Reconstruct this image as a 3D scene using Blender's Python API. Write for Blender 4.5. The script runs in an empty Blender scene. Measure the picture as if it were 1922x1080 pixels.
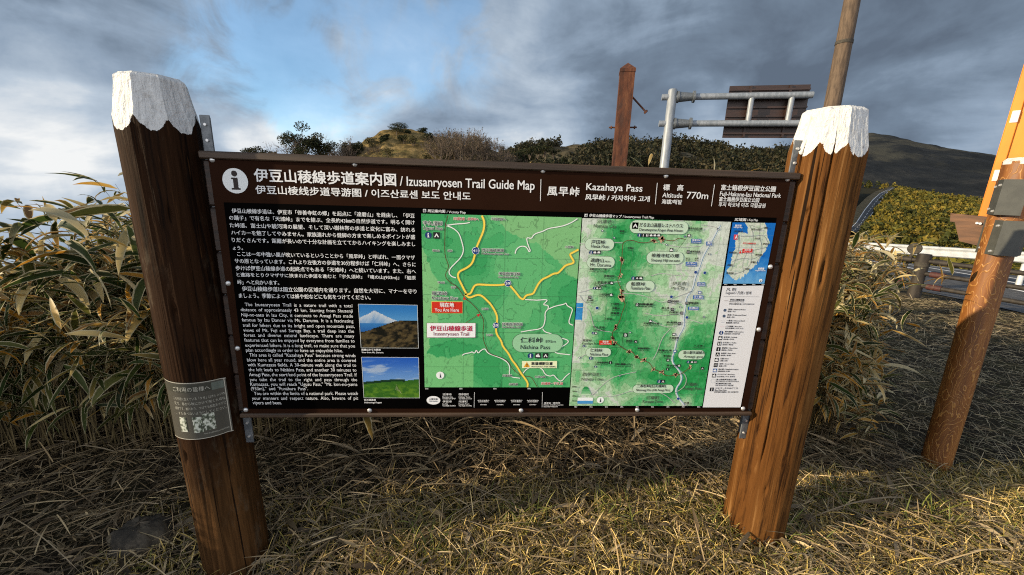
import bpy, math
import numpy as np
from mathutils import Vector, Matrix

R = math.radians
scene = bpy.context.scene
rng = np.random.default_rng(11)

# ------------------------------------------------------------------ camera
F_PX = 740.0562
YAW, PITCH, ROLL = 0.0654654, 0.2346994, 0.0320600
CAM = np.array([-0.08165, -1.42600, 1.54980])
_cy, _sy, _cp, _sp, _cr, _sr = math.cos(YAW), math.sin(YAW), math.cos(PITCH), math.sin(PITCH), math.cos(ROLL), math.sin(ROLL)
FWD = np.array([_sy*_cp, _cy*_cp, -_sp])
_rt = np.array([_cy, -_sy, 0.0])
_up = np.cross(_rt, FWD)
RGT = _cr*_rt + _sr*_up
UPV = -_sr*_rt + _cr*_up
cam_data = bpy.data.cameras.new("camera")
cam = bpy.data.objects.new("camera", cam_data)
scene.collection.objects.link(cam)
cam.matrix_world = Matrix(((RGT[0], UPV[0], -FWD[0], CAM[0]), (RGT[1], UPV[1], -FWD[1], CAM[1]),
                           (RGT[2], UPV[2], -FWD[2], CAM[2]), (0, 0, 0, 1)))
cam_data.sensor_fit = 'HORIZONTAL'
cam_data.sensor_width = 36.0
cam_data.lens = 36.0*F_PX/1922.0
cam_data.clip_start = 0.02
cam_data.clip_end = 12000
scene.camera = cam

# ------------------------------------------------------------------ exposure
scene.view_settings.view_transform = 'Standard'
scene.view_settings.look = 'None'
scene.view_settings.exposure = 0.55
scene.view_settings.gamma = 1.0
scene.cycles.use_denoising = False
scene.cycles.filter_width = 1.1
scene.cycles.max_bounces = 6
scene.cycles.diffuse_bounces = 3
scene.cycles.transparent_max_bounces = 8

# ------------------------------------------------------------------ sun
SUN_EL = R(17.0)
_sa = R(79.0)                                   # from -y (towards the photographer) round to -x
SUN_DIR = Vector((-math.sin(_sa)*math.cos(SUN_EL), -math.cos(_sa)*math.cos(SUN_EL), math.sin(SUN_EL)))
sun_data = bpy.data.lights.new("sun", 'SUN')
sun_data.energy = 5.0
sun_data.angle = R(0.5)
sun_data.color = (1.0, 0.82, 0.55)
sun = bpy.data.objects.new("sun", sun_data)
scene.collection.objects.link(sun)
sun.rotation_euler = SUN_DIR.to_track_quat('Z', 'Y').to_euler()
sun.location = (-6, 2, 5)

# ------------------------------------------------------------------ node helpers
def sock(nt, v, inp):
    if isinstance(v, bpy.types.NodeSocket):
        nt.links.new(v, inp)
    elif v is not None:
        if inp.type == 'RGBA' and len(v) == 3:
            v = (*v, 1.0)
        inp.default_value = v

def nmath(nt, op, a, b=None, c=None, clamp=False):
    n = nt.nodes.new('ShaderNodeMath'); n.operation = op; n.use_clamp = clamp
    sock(nt, a, n.inputs[0])
    if b is not None: sock(nt, b, n.inputs[1])
    if c is not None: sock(nt, c, n.inputs[2])
    return n.outputs[0]

def nvec(nt, op, a, b=None, s=None):
    n = nt.nodes.new('ShaderNodeVectorMath'); n.operation = op
    sock(nt, a, n.inputs[0])
    if b is not None: sock(nt, b, n.inputs[1])
    if s is not None: sock(nt, s, n.inputs['Scale'])
    return n.outputs['Value'] if op in ('DOT_PRODUCT', 'LENGTH', 'DISTANCE') else n.outputs['Vector']

def nmix(nt, f, a, b, mode='MIX'):
    n = nt.nodes.new('ShaderNodeMix'); n.data_type = 'RGBA'; n.blend_type = mode
    sock(nt, f, n.inputs['Factor']); sock(nt, a, n.inputs[6]); sock(nt, b, n.inputs[7])
    return n.outputs[2]

def nnoise(nt, vec, scale, detail=4, rough=0.55, dist=0.0, out='Fac'):
    n = nt.nodes.new('ShaderNodeTexNoise')
    sock(nt, vec, n.inputs['Vector'])
    n.inputs['Scale'].default_value = scale; n.inputs['Detail'].default_value = detail
    n.inputs['Roughness'].default_value = rough; n.inputs['Distortion'].default_value = dist
    return n.outputs[out]

def nss(nt, v, lo, hi):
    n = nt.nodes.new('ShaderNodeMapRange'); n.interpolation_type = 'SMOOTHSTEP'
    sock(nt, v, n.inputs[0]); n.inputs[1].default_value = lo; n.inputs[2].default_value = hi
    return n.outputs[0]

def nramp(nt, f, stops):
    n = nt.nodes.new('ShaderNodeValToRGB'); cr = n.color_ramp
    while len(cr.elements) < len(stops): cr.elements.new(0.5)
    for e, (p, c) in zip(cr.elements, stops):
        e.position = p; e.color = (*c, 1)
    sock(nt, f, n.inputs[0])
    return n.outputs[0]

# ------------------------------------------------------------------ world: evening sky under broken cloud
def view_dir(px, py):
    d = FWD + (px-961)/F_PX*RGT - (py-540)/F_PX*UPV
    return d/np.linalg.norm(d)

world = bpy.data.worlds.new("World"); scene.world = world; world.use_nodes = True
nt = world.node_tree; nt.nodes.clear()
wo = nt.nodes.new('ShaderNodeOutputWorld'); bg = nt.nodes.new('ShaderNodeBackground')
nt.links.new(bg.outputs[0], wo.inputs[0])
tc = nt.nodes.new('ShaderNodeTexCoord'); D = tc.outputs['Generated']
sky = nt.nodes.new('ShaderNodeTexSky'); sky.sky_type = 'NISHITA'; sky.sun_disc = False
sky.sun_elevation = SUN_EL; sky.sun_rotation = math.atan2(SUN_DIR.x, SUN_DIR.y); sky.altitude = 770
sky.dust_density = 0.6; sky.ozone_density = 2.0
clear = nvec(nt, 'SCALE', sky.outputs[0], s=0.115)
sx = nt.nodes.new('ShaderNodeSeparateXYZ'); nt.links.new(D, sx.inputs[0])
dx, dy, dz = sx.outputs
zz = nmath(nt, 'ADD', nmath(nt, 'MAXIMUM', dz, 0.0), 0.16)
cb = nt.nodes.new('ShaderNodeCombineXYZ')
nt.links.new(nmath(nt, 'DIVIDE', dx, zz), cb.inputs[0]); nt.links.new(nmath(nt, 'DIVIDE', dy, zz), cb.inputs[1])
P = cb.outputs[0]                                # the cloud layer seen in perspective
def blob(px, py, lo, hi):
    v = view_dir(px, py)
    return nss(nt, nvec(nt, 'DOT_PRODUCT', D, tuple(v)), math.cos(R(hi)), math.cos(R(lo)))
n_big = nnoise(nt, P, 0.75, 8, 0.53, 0.25)
n_med = nnoise(nt, nvec(nt, 'ADD', nvec(nt, 'MULTIPLY', D, (1, 1, 2.3)), (3.75, 1.9, .3)), 3.1, 10, 0.56, 0.45)
n_dir = nnoise(nt, D, 5.5, 8, 0.58, 0.3)
n_wis = nnoise(nt, nvec(nt, 'ADD', D, (5.3, 1.7, 2.2)), 7.5, 9, 0.6, 0.6)
dens = nmath(nt, 'ADD', nmath(nt, 'MULTIPLY', n_big, 0.40), nmath(nt, 'MULTIPLY', n_med, 0.60))
dens = nmath(nt, 'ADD', nmath(nt, 'MULTIPLY', dens, 0.75), nmath(nt, 'MULTIPLY', n_dir, 0.25))
dens = nmath(nt, 'ADD', nmath(nt, 'MULTIPLY', nmath(nt, 'SUBTRACT', dens, 0.5), 1.4), 0.5)
def bump(v, m, k): return nmath(nt, 'ADD', v, nmath(nt, 'MULTIPLY', m, k))
light = dens
light = bump(light, blob(40, 300, 2, 20), 0.10)
light = bump(light, blob(300, 265, 2, 16), 0.05)
light = bump(light, blob(20, 275, 1, 9), 0.10)
light = bump(light, blob(180, 285, 1, 8), 0.09)
light = bump(light, blob(900, 190, 2, 22), 0.07)
light = bump(light, blob(575, 225, 1, 6), 0.11)
light = bump(light, blob(480, 275, 0.5, 4), 0.12)
light = bump(light, blob(690, 255, 0.5, 5), 0.08)
light = bump(light, blob(620, 90, 2, 16), 0.06)
light = bump(light, blob(420, 245, 1, 7), 0.07)
light = bump(light, blob(1000, 240, 2, 12), 0.07)
light = bump(light, blob(1380, 280, 1, 9), 0.12)
light = bump(light, blob(1860, 275, 1, 6), 0.12)
light = bump(light, blob(250, 70, 3, 24), -0.07)
light = bump(light, blob(1450, 30, 5, 34), -0.06)
light = nmath(nt, 'SUBTRACT', light, 0.012)
light = bump(light, blob(1720, 190, 3, 16), -0.05)
cloud = nramp(nt, light, [(0.30, (0.082, 0.108, 0.148)), (0.42, (0.125, 0.166, 0.222)), (0.52, (0.200, 0.258, 0.335)),
                          (0.66, (0.34, 0.40, 0.47)), (0.80, (0.62, 0.63, 0.63))])
gap = nmath(nt, 'ADD', blob(610, 70, 2, 14), nmath(nt, 'MULTIPLY', blob(560, 170, 1, 8), 0.7))
gap = nmath(nt, 'ADD', gap, nmath(nt, 'MULTIPLY', blob(420, 130, 1, 8), 0.6))
gap = nmath(nt, 'ADD', gap, nmath(nt, 'MULTIPLY', blob(860, 120, 1, 9), 0.5))
gap = nmath(nt, 'ADD', gap, nmath(nt, 'MULTIPLY', blob(800, 20, 1, 10), 0.7))
gapn = nss(nt, nmath(nt, 'ADD', nmath(nt, 'MULTIPLY', gap, 0.20), nmath(nt, 'MULTIPLY', nmath(nt, 'ADD', nmath(nt, 'MULTIPLY', n_med, 0.25), nmath(nt, 'MULTIPLY', n_wis, 0.75)), 1.15)), 0.60, 0.86)
gap = nmath(nt, 'MULTIPLY', gapn, nmath(nt, 'MINIMUM', nmath(nt, 'MULTIPLY', gap, 0.9), 0.62))
blue = nvec(nt, 'ADD', nvec(nt, 'MULTIPLY', clear, (0.9, 1.20, 1.35)), (0.06, 0.08, 0.08))
col = nmix(nt, gap, cloud, blue)
# unseen bright cloud low behind the photographer, added to light the board
rear = nmath(nt, 'MULTIPLY', nss(nt, dy, -0.10, -0.75), nss(nt, dz, 0.75, 0.30))
rearc = nramp(nt, n_med, [(0.30, (0.55, 0.60, 0.70)), (0.62, (1.35, 1.34, 1.34))])
col = nmix(nt, rear, col, rearc)
# hillside dark below the horizon
col = nmix(nt, nss(nt, dz, -0.10, -0.30), col, (0.05, 0.05, 0.045))
nt.links.new(col, bg.inputs[0]); bg.inputs[1].default_value = 1.0

# ------------------------------------------------------------------ scene helpers
def tag(o, label=None, cat=None, group=None, kind=None):
    if label: o['label'] = label
    if cat: o['category'] = cat
    if group: o['group'] = group
    if kind: o['kind'] = kind
    return o

def empty(name, loc=(0, 0, 0)):
    o = bpy.data.objects.new(name, None); scene.collection.objects.link(o); o.location = loc
    o.empty_display_size = 0.1
    return o

class MB:
    """Collects faces of any size and links them as ONE mesh object."""
    def __init__(self): self.v = []; self.f = []; self.m = []; self.c = []; self.e = []; self.n = 0; self.smooth = []
    def add(self, verts, faces, mat=0, col=None, edge=None, smooth=False):
        verts = np.asarray(verts, float).reshape(-1, 3)
        k = len(verts)
        if isinstance(faces, np.ndarray):
            self.f.append(faces.astype(np.int64) + self.n); nf = len(faces)
        else:
            by = {}
            for fc in faces: by.setdefault(len(fc), []).append(fc)
            nf = 0
            for q in by.values():
                self.f.append(np.asarray(q, np.int64) + self.n); nf += len(q)
        self.m.append(np.broadcast_to(np.asarray(mat, np.int32), (nf,)))
        self.smooth.append(np.full(nf, smooth))
        if col is None: col = (1, 1, 1)
        self.c.append(np.broadcast_to(np.asarray(col, float)[..., :3], (k, 3)))
        self.e.append(np.broadcast_to(np.asarray(0.0 if edge is None else edge, float), (k,)))
        self.v.append(verts); self.n += k
    def quad(self, a, b, c, d, mat=0, col=None): self.add([a, b, c, d], [(0, 1, 2, 3)], mat, col)
    def box(self, c, s, rot=None, mat=0, bev=0.0):
        c = np.asarray(c, float); h = np.asarray(s, float)/2
        if bev <= 0:
            v = np.array([[x, y, z] for x in (-1, 1) for y in (-1, 1) for z in (-1, 1)])*h
            f = [(0, 1, 3, 2), (4, 6, 7, 5), (0, 4, 5, 1), (2, 3, 7, 6), (0, 2, 6, 4), (1, 5, 7, 3)]
        else:
            b = min(bev, h.min()*0.9); v = []; idx = {}
            for sx_ in (-1, 1):
                for sy_ in (-1, 1):
                    for sz_ in (-1, 1):
                        for ax in range(3):
                            q = np.array([sx_, sy_, sz_])*(h-b); q[ax] += (sx_, sy_, sz_)[ax]*b
                            idx[(sx_, sy_, sz_, ax)] = len(v); v.append(q)
            v = np.array(v); f = []
            S = (-1, 1)
            def fix(fc):
                p = v[list(fc)]; nrm = np.cross(p[1]-p[0], p[2]-p[0])
                return tuple(fc) if nrm@p.mean(0) > 0 else tuple(fc[::-1])
            for ax in range(3):
                o1, o2 = [k for k in range(3) if k != ax]
                for s_ in S:
                    fc = []
                    for a_, b_ in ((-1, -1), (1, -1), (1, 1), (-1, 1)):
                        q = [0, 0, 0]; q[ax] = s_; q[o1] = a_; q[o2] = b_; fc.append(idx[(*q, ax)])
                    f.append(fix(fc))
            for ax in range(3):
                o1, o2 = [k for k in range(3) if k != ax]
                for a_ in S:
                    for b_ in S:
                        fc = []
                        for s_, w in ((-1, o1), (1, o1), (1, o2), (-1, o2)):
                            q = [0, 0, 0]; q[ax] = s_; q[o1] = a_; q[o2] = b_; fc.append(idx[(*q, w)])
                        f.append(fix(fc))
            for a_ in S:
                for b_ in S:
                    for d_ in S: f.append(fix([idx[(a_, b_, d_, k)] for k in range(3)]))
        if rot is not None: v = v@np.asarray(rot).T
        self.add(v+c, f, mat)
    def tube(self, pts, rad, n=12, mat=0, caps=True, col=None):
        pts = np.asarray(pts, float); rad = np.broadcast_to(np.asarray(rad, float), (len(pts),))
        t = np.gradient(pts, axis=0); t /= np.linalg.norm(t, axis=1)[:, None]
        up = np.array([0, 0, 1.0]) if abs(t[0][2]) < 0.9 else np.array([1.0, 0, 0])
        a = np.cross(t, up); a /= np.linalg.norm(a, axis=1)[:, None]; b = np.cross(a, t)
        th = np.arange(n)*2*math.pi/n
        ring = (a[:, None]*np.cos(th)[None, :, None] + b[:, None]*np.sin(th)[None, :, None])*rad[:, None, None] + pts[:, None]
        v = ring.reshape(-1, 3); m = len(pts)
        i, j = np.meshgrid(np.arange(m-1), np.arange(n), indexing='ij')
        f = np.stack([i*n+j, (i+1)*n+j, (i+1)*n+(j+1) % n, i*n+(j+1) % n], -1).reshape(-1, 4)
        self.add(v, f, mat, col, smooth=n > 5)
        if caps:
            self.add(ring[0], [tuple(range(n))], mat, col); self.add(ring[-1], [tuple(range(n))[::-1]], mat, col)
    def prism(self, poly, dirv, mat=0):
        """extrude a flat polygon (3-D points) along dirv"""
        p = np.asarray(poly, float); k = len(p); q = p+np.asarray(dirv, float)
        nrm = sum(np.cross(p[i]-p[0], p[(i+1) % k]-p[0]) for i in range(1, k-1))
        if nrm@np.asarray(dirv, float) > 0: p = p[::-1]; q = q[::-1]
        f = [tuple(range(k)), tuple(range(2*k-1, k-1, -1))]+[(i, k+i, k+(i+1) % k, (i+1) % k) for i in range(k)]
        self.add(np.vstack([p, q]), f, mat)
    def build(self, name, mats, parent=None):
        me = bpy.data.meshes.new(name)
        V = np.concatenate(self.v) if self.v else np.zeros((0, 3))
        me.vertices.add(len(V)); me.vertices.foreach_set('co', V.astype(np.float32).ravel())
        loops = np.concatenate([f.ravel() for f in self.f]); sizes = np.concatenate([np.full(len(f), f.shape[1]) for f in self.f])
        me.loops.add(len(loops)); me.loops.foreach_set('vertex_index', loops.astype(np.int32))
        me.polygons.add(len(sizes))
        st = np.concatenate([[0], np.cumsum(sizes)[:-1]])
        me.polygons.foreach_set('loop_start', st.astype(np.int32))
        me.polygons.foreach_set('loop_total', sizes.astype(np.int32))
        me.polygons.foreach_set('material_index', np.concatenate(self.m).astype(np.int32))
        me.polygons.foreach_set('use_smooth', np.concatenate(self.smooth))
        me.update(calc_edges=True)
        C = np.concatenate(self.c)
        at_ = me.color_attributes.new('Col', 'FLOAT_COLOR', 'POINT')
        at_.data.foreach_set('color', np.hstack([C, np.ones((len(C), 1))]).astype(np.float32).ravel())
        ed = np.concatenate(self.e)
        if np.any(ed != 0):
            a2 = me.attributes.new('edge', 'FLOAT', 'POINT'); a2.data.foreach_set('value', ed.astype(np.float32))
        for m in (mats if isinstance(mats, (list, tuple)) else [mats]): me.materials.append(m)
        me.validate()
        o = bpy.data.objects.new(name, me); scene.collection.objects.link(o)
        if parent is not None:
            o.parent = parent
            pw = Vector((0, 0, 0)); q = parent
            while q is not None: pw += Vector(q.location); q = q.parent
            o.location = -pw if pw.length else (0, 0, 0)
        return o

def lin(*c):
    c = np.asarray(c if len(c) > 1 else c[0], float)/255.0
    return np.where(c <= 0.04045, c/12.92, ((c+0.055)/1.055)**2.4)

def hash2(ix, iy, s): 
    h = (ix.astype(np.int64)*374761393 + iy.astype(np.int64)*668265263 + s*982451653) & 0xffffffff
    h = ((h ^ (h >> 13))*1274126177) & 0xffffffff
    return ((h ^ (h >> 16)) & 0xffff)/65535.0
def vnoise(x, y, s=0):
    x = np.asarray(x, float); y = np.asarray(y, float)
    ix = np.floor(x); iy = np.floor(y); fx = x-ix; fy = y-iy
    fx = fx*fx*(3-2*fx); fy = fy*fy*(3-2*fy)
    a = hash2(ix, iy, s); b = hash2(ix+1, iy, s); c = hash2(ix, iy+1, s); d = hash2(ix+1, iy+1, s)
    return (a*(1-fx)+b*fx)*(1-fy)+(c*(1-fx)+d*fx)*fy
def fbm(x, y, s=0, o=4):
    r = 0; a = 0.5; t = 0
    for k in range(o):
        r = r+a*vnoise(np.asarray(x)*2**k, np.asarray(y)*2**k, s+k*17); t += a; a *= 0.5
    return r/t
def sstep(lo, hi, x):
    t = np.clip((np.asarray(x, float)-lo)/(hi-lo), 0, 1); return t*t*(3-2*t)

# ------------------------------------------------------------------ materials
def new_mat(name, rough=0.6, metal=0.0, spec=None):
    m = bpy.data.materials.new(name); m.use_nodes = True
    b = m.node_tree.nodes['Principled BSDF']
    b.inputs['Roughness'].default_value = rough; b.inputs['Metallic'].default_value = metal
    if spec is not None: b.inputs['Specular IOR Level'].default_value = spec
    return m, m.node_tree, b
def objco(nt, scale=(1, 1, 1)):
    t = nt.nodes.new('ShaderNodeTexCoord')
    return nvec(nt, 'MULTIPLY', t.outputs['Object'], scale)
def add_bump(nt, b, h, strength=0.3, dist=0.005):
    n = nt.nodes.new('ShaderNodeBump'); n.inputs['Strength'].default_value = strength; n.inputs['Distance'].default_value = dist
    nt.links.new(h, n.inputs['Height']); nt.links.new(n.outputs[0], b.inputs['Normal'])
def mat_noise(name, c1, c2, scale=20, rough=0.6, metal=0.0, stretch=(1, 1, 1), bump=0.2, detail=5, spec=None, lo=.35, hi=.65, dist=0.004):
    m, nt, b = new_mat(name, rough, metal, spec)
    f = nnoise(nt, objco(nt, stretch), scale, detail, 0.6)
    nt.links.new(nmix(nt, nss(nt, f, lo, hi), c1, c2), b.inputs['Base Color'])
    if bump: add_bump(nt, b, f, bump, dist)
    return m
def mat_attr(name, rough=0.6, trans=0.0, margin=None, spec=0.3, grain=0.0, gscale=60):
    m, nt, b = new_mat(name, rough, 0.0, spec)
    a = nt.nodes.new('ShaderNodeAttribute'); a.attribute_name = 'Col'; c = a.outputs['Color']
    if margin is not None:
        e = nt.nodes.new('ShaderNodeAttribute'); e.attribute_name = 'edge'
        wob = nnoise(nt, objco(nt), 35, 3, 0.6)
        k = nss(nt, nmath(nt, 'ADD', e.outputs['Fac'], nmath(nt, 'MULTIPLY', nmath(nt, 'SUBTRACT', wob, 0.5), 0.5)), 0.68, 0.88)
        c = nmix(nt, k, c, margin)
    if grain:
        g = nnoise(nt, objco(nt), gscale, 4, 0.65)
        c = nmix(nt, 1.0, c, nramp(nt, g, [(0.25, (1-grain,)*3), (0.75, (1+0.0*grain,)*3)]), 'MULTIPLY')
    nt.links.new(c, b.inputs['Base Color'])
    if trans:
        tr = nt.nodes.new('ShaderNodeBsdfTranslucent'); nt.links.new(c, tr.inputs['Color'])
        mx = nt.nodes.new('ShaderNodeMixShader'); mx.inputs[0].default_value = trans
        nt.links.new(b.outputs[0], mx.inputs[1]); nt.links.new(tr.outputs[0], mx.inputs[2])
        nt.links.new(mx.outputs[0], nt.nodes['Material Output'].inputs['Surface'])
    return m

def mat_wood(name, base, dark, pale, lichen=0.0, lower=None):
    m, nt, b = new_mat(name, 0.75, 0.0, 0.06)
    co = objco(nt)
    grain = nnoise(nt, nvec(nt, 'MULTIPLY', co, (42, 42, 1.8)), 1.0, 6, 0.7, 0.5)
    fine = nnoise(nt, nvec(nt, 'MULTIPLY', co, (150, 150, 4.0)), 1.0, 4, 0.7)
    broad = nnoise(nt, nvec(nt, 'MULTIPLY', co, (5, 5, 1.2)), 1.0, 4, 0.55)
    crk = nnoise(nt, nvec(nt, 'MULTIPLY', co, (60, 60, 0.9)), 1.0, 3, 0.5, 0.3)
    c = nramp(nt, grain, [(0.37, dark), (0.48, base), (0.58, base), (0.72, pale)])
    c = nmix(nt, nss(nt, broad, 0.35, 0.7), nmix(nt, 1.0, c, (0.62, 0.55, 0.5), 'MULTIPLY'), c)
    c = nmix(nt, nmath(nt, 'MULTIPLY', nss(nt, fine, 0.5, 0.75), 0.35), c, dark)
    if lower:                                   # sunlit orange-brown near the foot, put into the wood colour
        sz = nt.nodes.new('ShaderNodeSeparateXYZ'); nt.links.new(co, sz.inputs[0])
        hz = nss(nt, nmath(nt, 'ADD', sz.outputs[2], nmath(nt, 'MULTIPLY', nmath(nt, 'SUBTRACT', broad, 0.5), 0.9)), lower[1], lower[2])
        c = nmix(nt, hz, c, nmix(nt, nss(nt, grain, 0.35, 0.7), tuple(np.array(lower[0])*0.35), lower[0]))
    ck = nss(nt, crk, 0.345, 0.31)
    c = nmix(nt, ck, c, (0.012, 0.006, 0.003))
    flake = nmath(nt, 'MULTIPLY', nss(nt, nnoise(nt, nvec(nt, 'MULTIPLY', co, (95, 95, 7)), 1.0, 2, 0.5), 0.70, 0.76), nss(nt, broad, 0.42, 0.6))
    c = nmix(nt, nmath(nt, 'MULTIPLY', flake, 0.6), c, pale)
    if lichen:
        l = nss(nt, nnoise(nt, nvec(nt, 'MULTIPLY', co, (22, 22, 9)), 1.0, 7, 0.7), 0.52, 0.66)
        l2 = nss(nt, nnoise(nt, nvec(nt, 'MULTIPLY', co, (7, 7, 1.8)), 1.0, 3, 0.6), 0.42, 0.62)
        c = nmix(nt, nmath(nt, 'MULTIPLY', nmath(nt, 'MULTIPLY', l, l2), lichen), c, (0.16, 0.135, 0.095))
    nt.links.new(c, b.inputs['Base Color'])
    h = nmath(nt, 'SUBTRACT', nmath(nt, 'ADD', grain, nmath(nt, 'MULTIPLY', fine, 0.5)), nmath(nt, 'MULTIPLY', ck, 1.2))
    add_bump(nt, b, h, 0.55, 0.006)
    return m

M = {}
M['post_wood'] = mat_wood('post_wood', (0.165, 0.074, 0.021), (0.034, 0.015, 0.006), (0.36, 0.20, 0.075))
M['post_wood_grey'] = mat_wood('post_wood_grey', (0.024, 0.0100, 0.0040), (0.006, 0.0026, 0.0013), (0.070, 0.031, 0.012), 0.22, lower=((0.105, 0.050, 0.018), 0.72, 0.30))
M['plank'] = mat_noise('plank_brown_stain', (0.012, 0.0055, 0.003), (0.030, 0.013, 0.006), 1.0, 0.6, stretch=(2.5, 60, 60), bump=0.3)
M['rail_wood'] = mat_noise('rail_brown_wood', (0.030, 0.0165, 0.0085), (0.060, 0.034, 0.018), 1.0, 0.6, stretch=(2.5, 60, 60), bump=0.3)
M['panel'] = mat_noise('panel_brown_enamel', (0.0195, 0.0076, 0.0040), (0.0245, 0.0098, 0.0052), 3, 0.6, bump=0.0, spec=0.02)
M['black'] = mat_noise('black_print', (0.0008, 0.0007, 0.0007), (0.0014, 0.0011, 0.0011), 4, 0.6, bump=0.0, spec=0.015)
def flat(name, c, rough=0.5, spec=0.3):
    m, nt, b = new_mat(name, rough, 0, spec)
    f = nnoise(nt, objco(nt), 45, 4, 0.6)
    nt.links.new(nmix(nt, nss(nt, f, 0.3, 0.7), tuple(np.asarray(c)*0.93), c), b.inputs['Base Color'])
    return m
M['white_ink'] = flat('white_ink', (0.82, 0.82, 0.82))
M['dark_ink'] = flat('dark_ink', (0.018, 0.018, 0.022))
M['print'] = mat_attr('printed_colours', 0.5, spec=.1)
M['ink'] = mat_attr('coloured_inks', 0.5)
def m_white_paint():
    m, nt, b = new_mat('white_paint', 0.55)
    co = objco(nt)
    br = nnoise(nt, nvec(nt, 'MULTIPLY', co, (70, 70, 9)), 1.0, 5, 0.65, 0.5)
    lump = nnoise(nt, co, 38, 5, 0.6)
    crk = nnoise(nt, nvec(nt, 'MULTIPLY', co, (30, 30, 3)), 1.0, 3, 0.55, 0.6)
    worn = nnoise(nt, co, 16, 6, 0.7)
    c = nmix(nt, nss(nt, br, 0.3, 0.7), (0.55, 0.55, 0.545), (0.70, 0.70, 0.69))
    c = nmix(nt, nss(nt, crk, 0.285, 0.262), c, (0.10, 0.09, 0.08))
    c = nmix(nt, nmath(nt, 'MULTIPLY', nss(nt, worn, 0.57, 0.70), 0.6), c, (0.34, 0.29, 0.24))
    nt.links.new(c, b.inputs['Base Color'])
    add_bump(nt, b, nmath(nt, 'ADD', br, lump), 0.8, 0.012)
    return m
M['white_paint'] = m_white_paint()
M['galv'] = mat_noise('galvanised_steel', (0.095, 0.108, 0.122), (0.165, 0.18, 0.195), 40, 0.45, 0.3, bump=0.05)
M['galv_pole'] = mat_noise('galvanised_pole', (0.19, 0.215, 0.245), (0.28, 0.305, 0.34), 14, 0.5, 0.25, stretch=(1, 1, .2), bump=0.03)
M['screw'] = mat_noise('screw_steel', (0.55, 0.55, 0.55), (0.7, 0.7, 0.7), 60, 0.35, 0.6, bump=0.0)
def m_rust():
    m, nt, b = new_mat('rust', 0.85, 0.1)
    co = objco(nt)
    a = nnoise(nt, nvec(nt, 'MULTIPLY', co, (26, 26, 6)), 1.0, 7, 0.68)
    s = nnoise(nt, nvec(nt, 'MULTIPLY', co, (9, 9, 4)), 1.0, 5, 0.6, 0.8)
    c = nramp(nt, a, [(0.30, (0.020, 0.008, 0.005)), (0.5, (0.085, 0.026, 0.011)), (0.72, (0.15, 0.058, 0.024))])
    c = nmix(nt, nss(nt, s, 0.54, 0.64), c, (0.055, 0.022, 0.014))
    nt.links.new(c, b.inputs['Base Color']); add_bump(nt, b, a, 0.6, 0.01)
    return m
M['rust'] = m_rust()
M['sign_back'] = mat_noise('sign_back_brown', (0.022, 0.010, 0.0065), (0.036, 0.016, 0.010), 3, 0.45, stretch=(1, 1, 6), bump=0.05)
M['concrete_pole'] = mat_noise('brown_concrete', (0.060, 0.040, 0.026), (0.125, 0.085, 0.055), 9, 0.8, stretch=(3, 3, .5), bump=0.3, detail=7)
M['leaf'] = mat_attr('bamboo_leaf', 0.5, 0.40, margin=(0.52, 0.46, 0.29), spec=0.22)
M['straw'] = mat_attr('dry_straw', 0.6, 0.12, spec=0.25)
M['foliage'] = mat_attr('foliage', 0.6, 0.15, spec=0.15)
M['bark'] = mat_noise('bark', (0.075, 0.055, 0.042), (0.15, 0.115, 0.085), 14, 0.85, stretch=(1, 1, .3), bump=0.4)
M['orange'] = mat_noise('orange_paint', (0.56, 0.170, 0.003), (0.66, 0.220, 0.005), 7, 0.55, stretch=(1, 1, .3), bump=0.08)
M['grey_sheet'] = mat_noise('grey_painted_steel', (0.050, 0.053, 0.049), (0.066, 0.069, 0.063), 16, 0.5, bump=0.05)
M['white_tab'] = mat_noise('white_tab', (0.72, 0.68, 0.6), (0.82, 0.8, 0.74), 40, 0.6, bump=0.1)
M['arrow_wood'] = mat_noise('arrow_board_wood', (0.075, 0.032, 0.014), (0.14, 0.062, 0.026), 1.0, 0.6, stretch=(6, 6, 40), bump=0.2)
def m_carved():
    m, nt, b = new_mat('carved_post_wood', 0.5)
    co = objco(nt)
    wob = nnoise(nt, nvec(nt, 'MULTIPLY', co, (9, 9, 3.2)), 1.0, 3, 0.5, 0.0)
    r = nmath(nt, 'MULTIPLY', wob, 17.0)
    fr = nmath(nt, 'ABSOLUTE', nmath(nt, 'SUBTRACT', nmath(nt, 'FRACT', r), 0.5))
    line = nss(nt, fr, 0.12, 0.02)
    g = nnoise(nt, nvec(nt, 'MULTIPLY', co, (40, 40, 3)), 1.0, 5, 0.6)
    c = nmix(nt, nss(nt, g, 0.3, 0.7), (0.125, 0.042, 0.009), (0.24, 0.092, 0.020))
    c = nmix(nt, nmath(nt, 'MULTIPLY', line, 0.75), c, (0.42, 0.21, 0.055))
    nt.links.new(c, b.inputs['Base Color']); add_bump(nt, b, nmath(nt, 'SUBTRACT', g, nmath(nt, 'MULTIPLY', line, -0.8)), 0.4, 0.004)
    return m
M['carved'] = m_carved()
M['fence_brown'] = mat_noise('fence_brown', (0.012, 0.009, 0.007), (0.030, 0.023, 0.017), 18, 0.7, stretch=(1, 1, .3), bump=0.3)
M['fence_wrap'] = mat_noise('fence_wrap', (0.028, 0.024, 0.018), (0.055, 0.047, 0.036), 25, 0.8, bump=0.3)
M['red_rust'] = mat_noise('red_oxide', (0.035, 0.010, 0.009), (0.07, 0.018, 0.015), 40, 0.7, bump=0.1)
M['guard'] = mat_noise('guardrail_white', (0.55, 0.57, 0.58), (0.72, 0.73, 0.73), 6, 0.4, 0.35, bump=0.02)
M['asphalt'] = mat_noise('asphalt', (0.040, 0.041, 0.046), (0.085, 0.086, 0.092), 5, 0.75, detail=10, bump=0.2, spec=0.4)
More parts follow.
